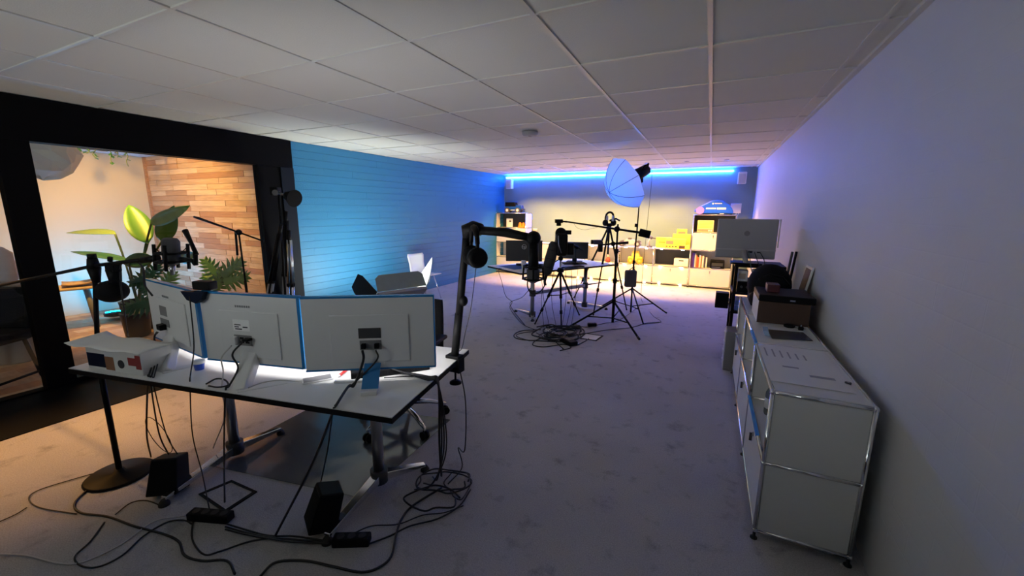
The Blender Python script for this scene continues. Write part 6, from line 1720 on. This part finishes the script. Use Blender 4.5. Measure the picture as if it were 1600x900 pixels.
# microphone stand behind the glass
def studio_mic_stand():
    Y = 2.95; b = V(oy(386, 450, Y).x, Y, 0)
    t = thing('microphone_stand', 'slim black boom stand before the wooden plank wall', 'microphone stand', b)
    top = oy(373, 363, Y)
    MB().lathe(b, [(0.14, 0), (0.14, 0.012), (0.03, 0.024)], 22).build('base', 'black', t)
    MB().cyl(b+V(0, 0, 0.02), b.lerp(top, 0.55), 0.015).build('pole', 'black', t)
    MB().cyl(b.lerp(top, 0.5), top, 0.010).build('upper_pole', 'black', t)
    MB().sph(top, 0.035, 12, 8).build('clutch', 'black', t)
    MB().tube([oy(303, 339, Y-0.2), oy(310, 341, Y-0.18), top, oy(412, 377, Y+0.15)], [0.012, 0.016, 0.010, 0.010], 8).build('boom', 'black', t)
    MB().tube([oy(368, 362, Y), oy(371, 399, Y)], 0.013, 8).build('hanging_clip', 'black', t)
studio_mic_stand()
# dark armchair and pale machine at the left edge behind the glass
ch = oz(20, 600, 0.0); ch = V(-5.62, 1.0, 0)
t = thing('dark_chair', 'dark lounge chair at the left picture edge behind the glass', 'chair', ch)
MB().cbox(ch+V(0, 0, 0.42), (0.55, 0.55, 0.10), 0.5).build('seat', 'black_soft', t, bevel=0.03)
R_ = Matrix.Rotation(0.5, 3, 'Z')
MB().obox(ch+R_@V(-0.27, 0.22, 0.45), R_@V(0.54, 0, 0), R_@V(0, 0.08, 0), R_@V(0, 0.08, 0.38)).build('backrest', 'black_soft', t, bevel=0.03)
for sx in (-1, 1):
    for sy in (-1, 1):
        MB().tube([ch+R_@V(sx*0.22, sy*0.22, 0.40), ch+R_@V(sx*0.26, sy*0.27, 0.0)], 0.016, 8).build('leg', 'black', t)
    MB().tube([ch+R_@V(sx*0.26, -0.25, 0.05), ch+R_@V(sx*0.26, 0.26, 0.05)], 0.012, 8).build('runner', 'black', t)
p = ox(10, 470, -6.3)
t = thing('coffee_machine', 'pale round-topped machine behind the dark lounge chair', 'machine', (p.x, p.y, 0))
MB().lathe((p.x, p.y, 0), [(0.16, 0), (0.17, 0.02), (0.17, 0.75), (0.12, 0.80)], 18).build('pedestal', 'grey_plastic', t)
MB().lathe((p.x, p.y, 0.80), [(0.10, 0), (0.12, 0.05), (0.11, 0.30), (0.05, 0.36)], 18).build('body', 'pale_wall', t)
# warm lamps that light that room
l = V(-6.5, 2.05, 2.335); ax = (V(-7.2, 3.3, 1.0)-l).normalized()
t = thing('studio_spotlight', 'black ceiling spotlight aimed at the wooden plank wall', 'spotlight', l)
MB().cyl(l, l+V(0, 0, 0.015), 0.05, n=16).build('rose', 'black', t)
MB().cyl(l-ax*0.10, l-ax*0.03, 0.035, 0.045, 14).build('shade', 'black', t)
for k, (y0, y1) in enumerate(TRACK):
    h_ = V(-5.36, y0, 2.19); ax = (V(-3.82, y1, 0)-h_).normalized()
    t = thing('track_spotlight', ('first', 'second', 'third', 'fourth')[k]+' from the left of the track spots hidden above the glass', 'spotlight', (-5.36, y0, 2.345), group='track spots above the glass')
    MB().cyl(h_-ax*0.13, h_-ax*0.02, 0.03, 0.035, 14).build('shade', 'black', t)
    MB().cyl(h_-ax*0.10, V(-5.36, y0, 2.348), 0.008).build('stem', 'black', t)

# ------------------------------------------------------------------ tripods and work lamp leaning by the black post
def leaning_tripod(px_top, px_bot, Y, label, silver=False):
    a, b = oy(*px_top, Y), oy(*px_bot, Y)
    # rest on the floor
    d = (b-a).normalized(); foot = a+d*((a.z-0.02)/-d.z)
    t = thing('folded_tripod', label, 'tripod', foot, group='folded tripods by the black post')
    sd_ = V(0.5, 0.86, 0)
    for k in (-1, 0, 1):
        o = sd_*(0.028*k)+V(0.02*(k == 0), 0, 0)
        lg = MB().tube([a+o*0.6, a.lerp(foot, 0.5)+o], 0.015, 8).build('leg', 'black' if not silver else 'steel', t)
        MB().tube([a.lerp(foot, 0.48)+o, foot+o], 0.011, 8).build('lower_leg', 'grey_plastic' if not silver else 'chrome', lg)
        c = a.lerp(foot, 0.5)+o
        MB().cyl(c-V(0, 0, 0.02), c+V(0, 0, 0.02), 0.02, n=8).build('leg_lock', 'black', lg)
    MB().cyl(a-d*0.12, a+d*0.05, 0.022).build('head', 'black', t)
leaning_tripod((437, 365), (422, 455), 3.30, 'folded grey-black tripod leaning nearest the plank wall')
leaning_tripod((447, 345), (446, 455), 3.45, 'folded black tripod in the middle by the black post')
leaning_tripod((452, 375), (455, 455), 3.42, 'folded silver tripod leaning by the blue wall', True)
def work_lamp():
    Y = 3.40
    hd = oy(458, 309, Y); b0 = oy(430, 297, Y)
    b = V(oy(440, 420, Y).x, Y, 0)
    t = thing('lamp_stand', 'black stand with a cone reflector lamp beside the black post', 'studio light', b)
    MB().cyl(b, oy(436, 305, Y), 0.014).build('pole', 'black', t)
    MB().tube([b0, oy(440, 303, Y), oy(450, 307, Y)], 0.014, 8).build('bracket', 'steel', t)
    MB().lathe(oy(448, 306, Y), [(0.05, 0), (0.06, 0.04), (0.10, 0.13), (0.105, 0.14), (0.10, 0.14)], 20, hd-oy(446, 305, Y)).build('reflector', 'black_frame', t)
    MB().cbox(oy(431, 299, Y), (0.10, 0.08, 0.10), 0.3).build('lamp_body', 'black', t, bevel=0.01)
    MB().cyl(oy(430, 301, Y-0.05), oy(430, 301, Y-0.062), 0.035, n=14).build('bulb_lens', 'dark_grey', t)
    for k in range(3):
        a = 2*pi*k/3+0.9
        MB().tube([b+V(0, 0, 0.3), b+V(0.26*cos(a), 0.26*sin(a), 0.01)], 0.011, 8).build('leg', 'black', t)
work_lamp()
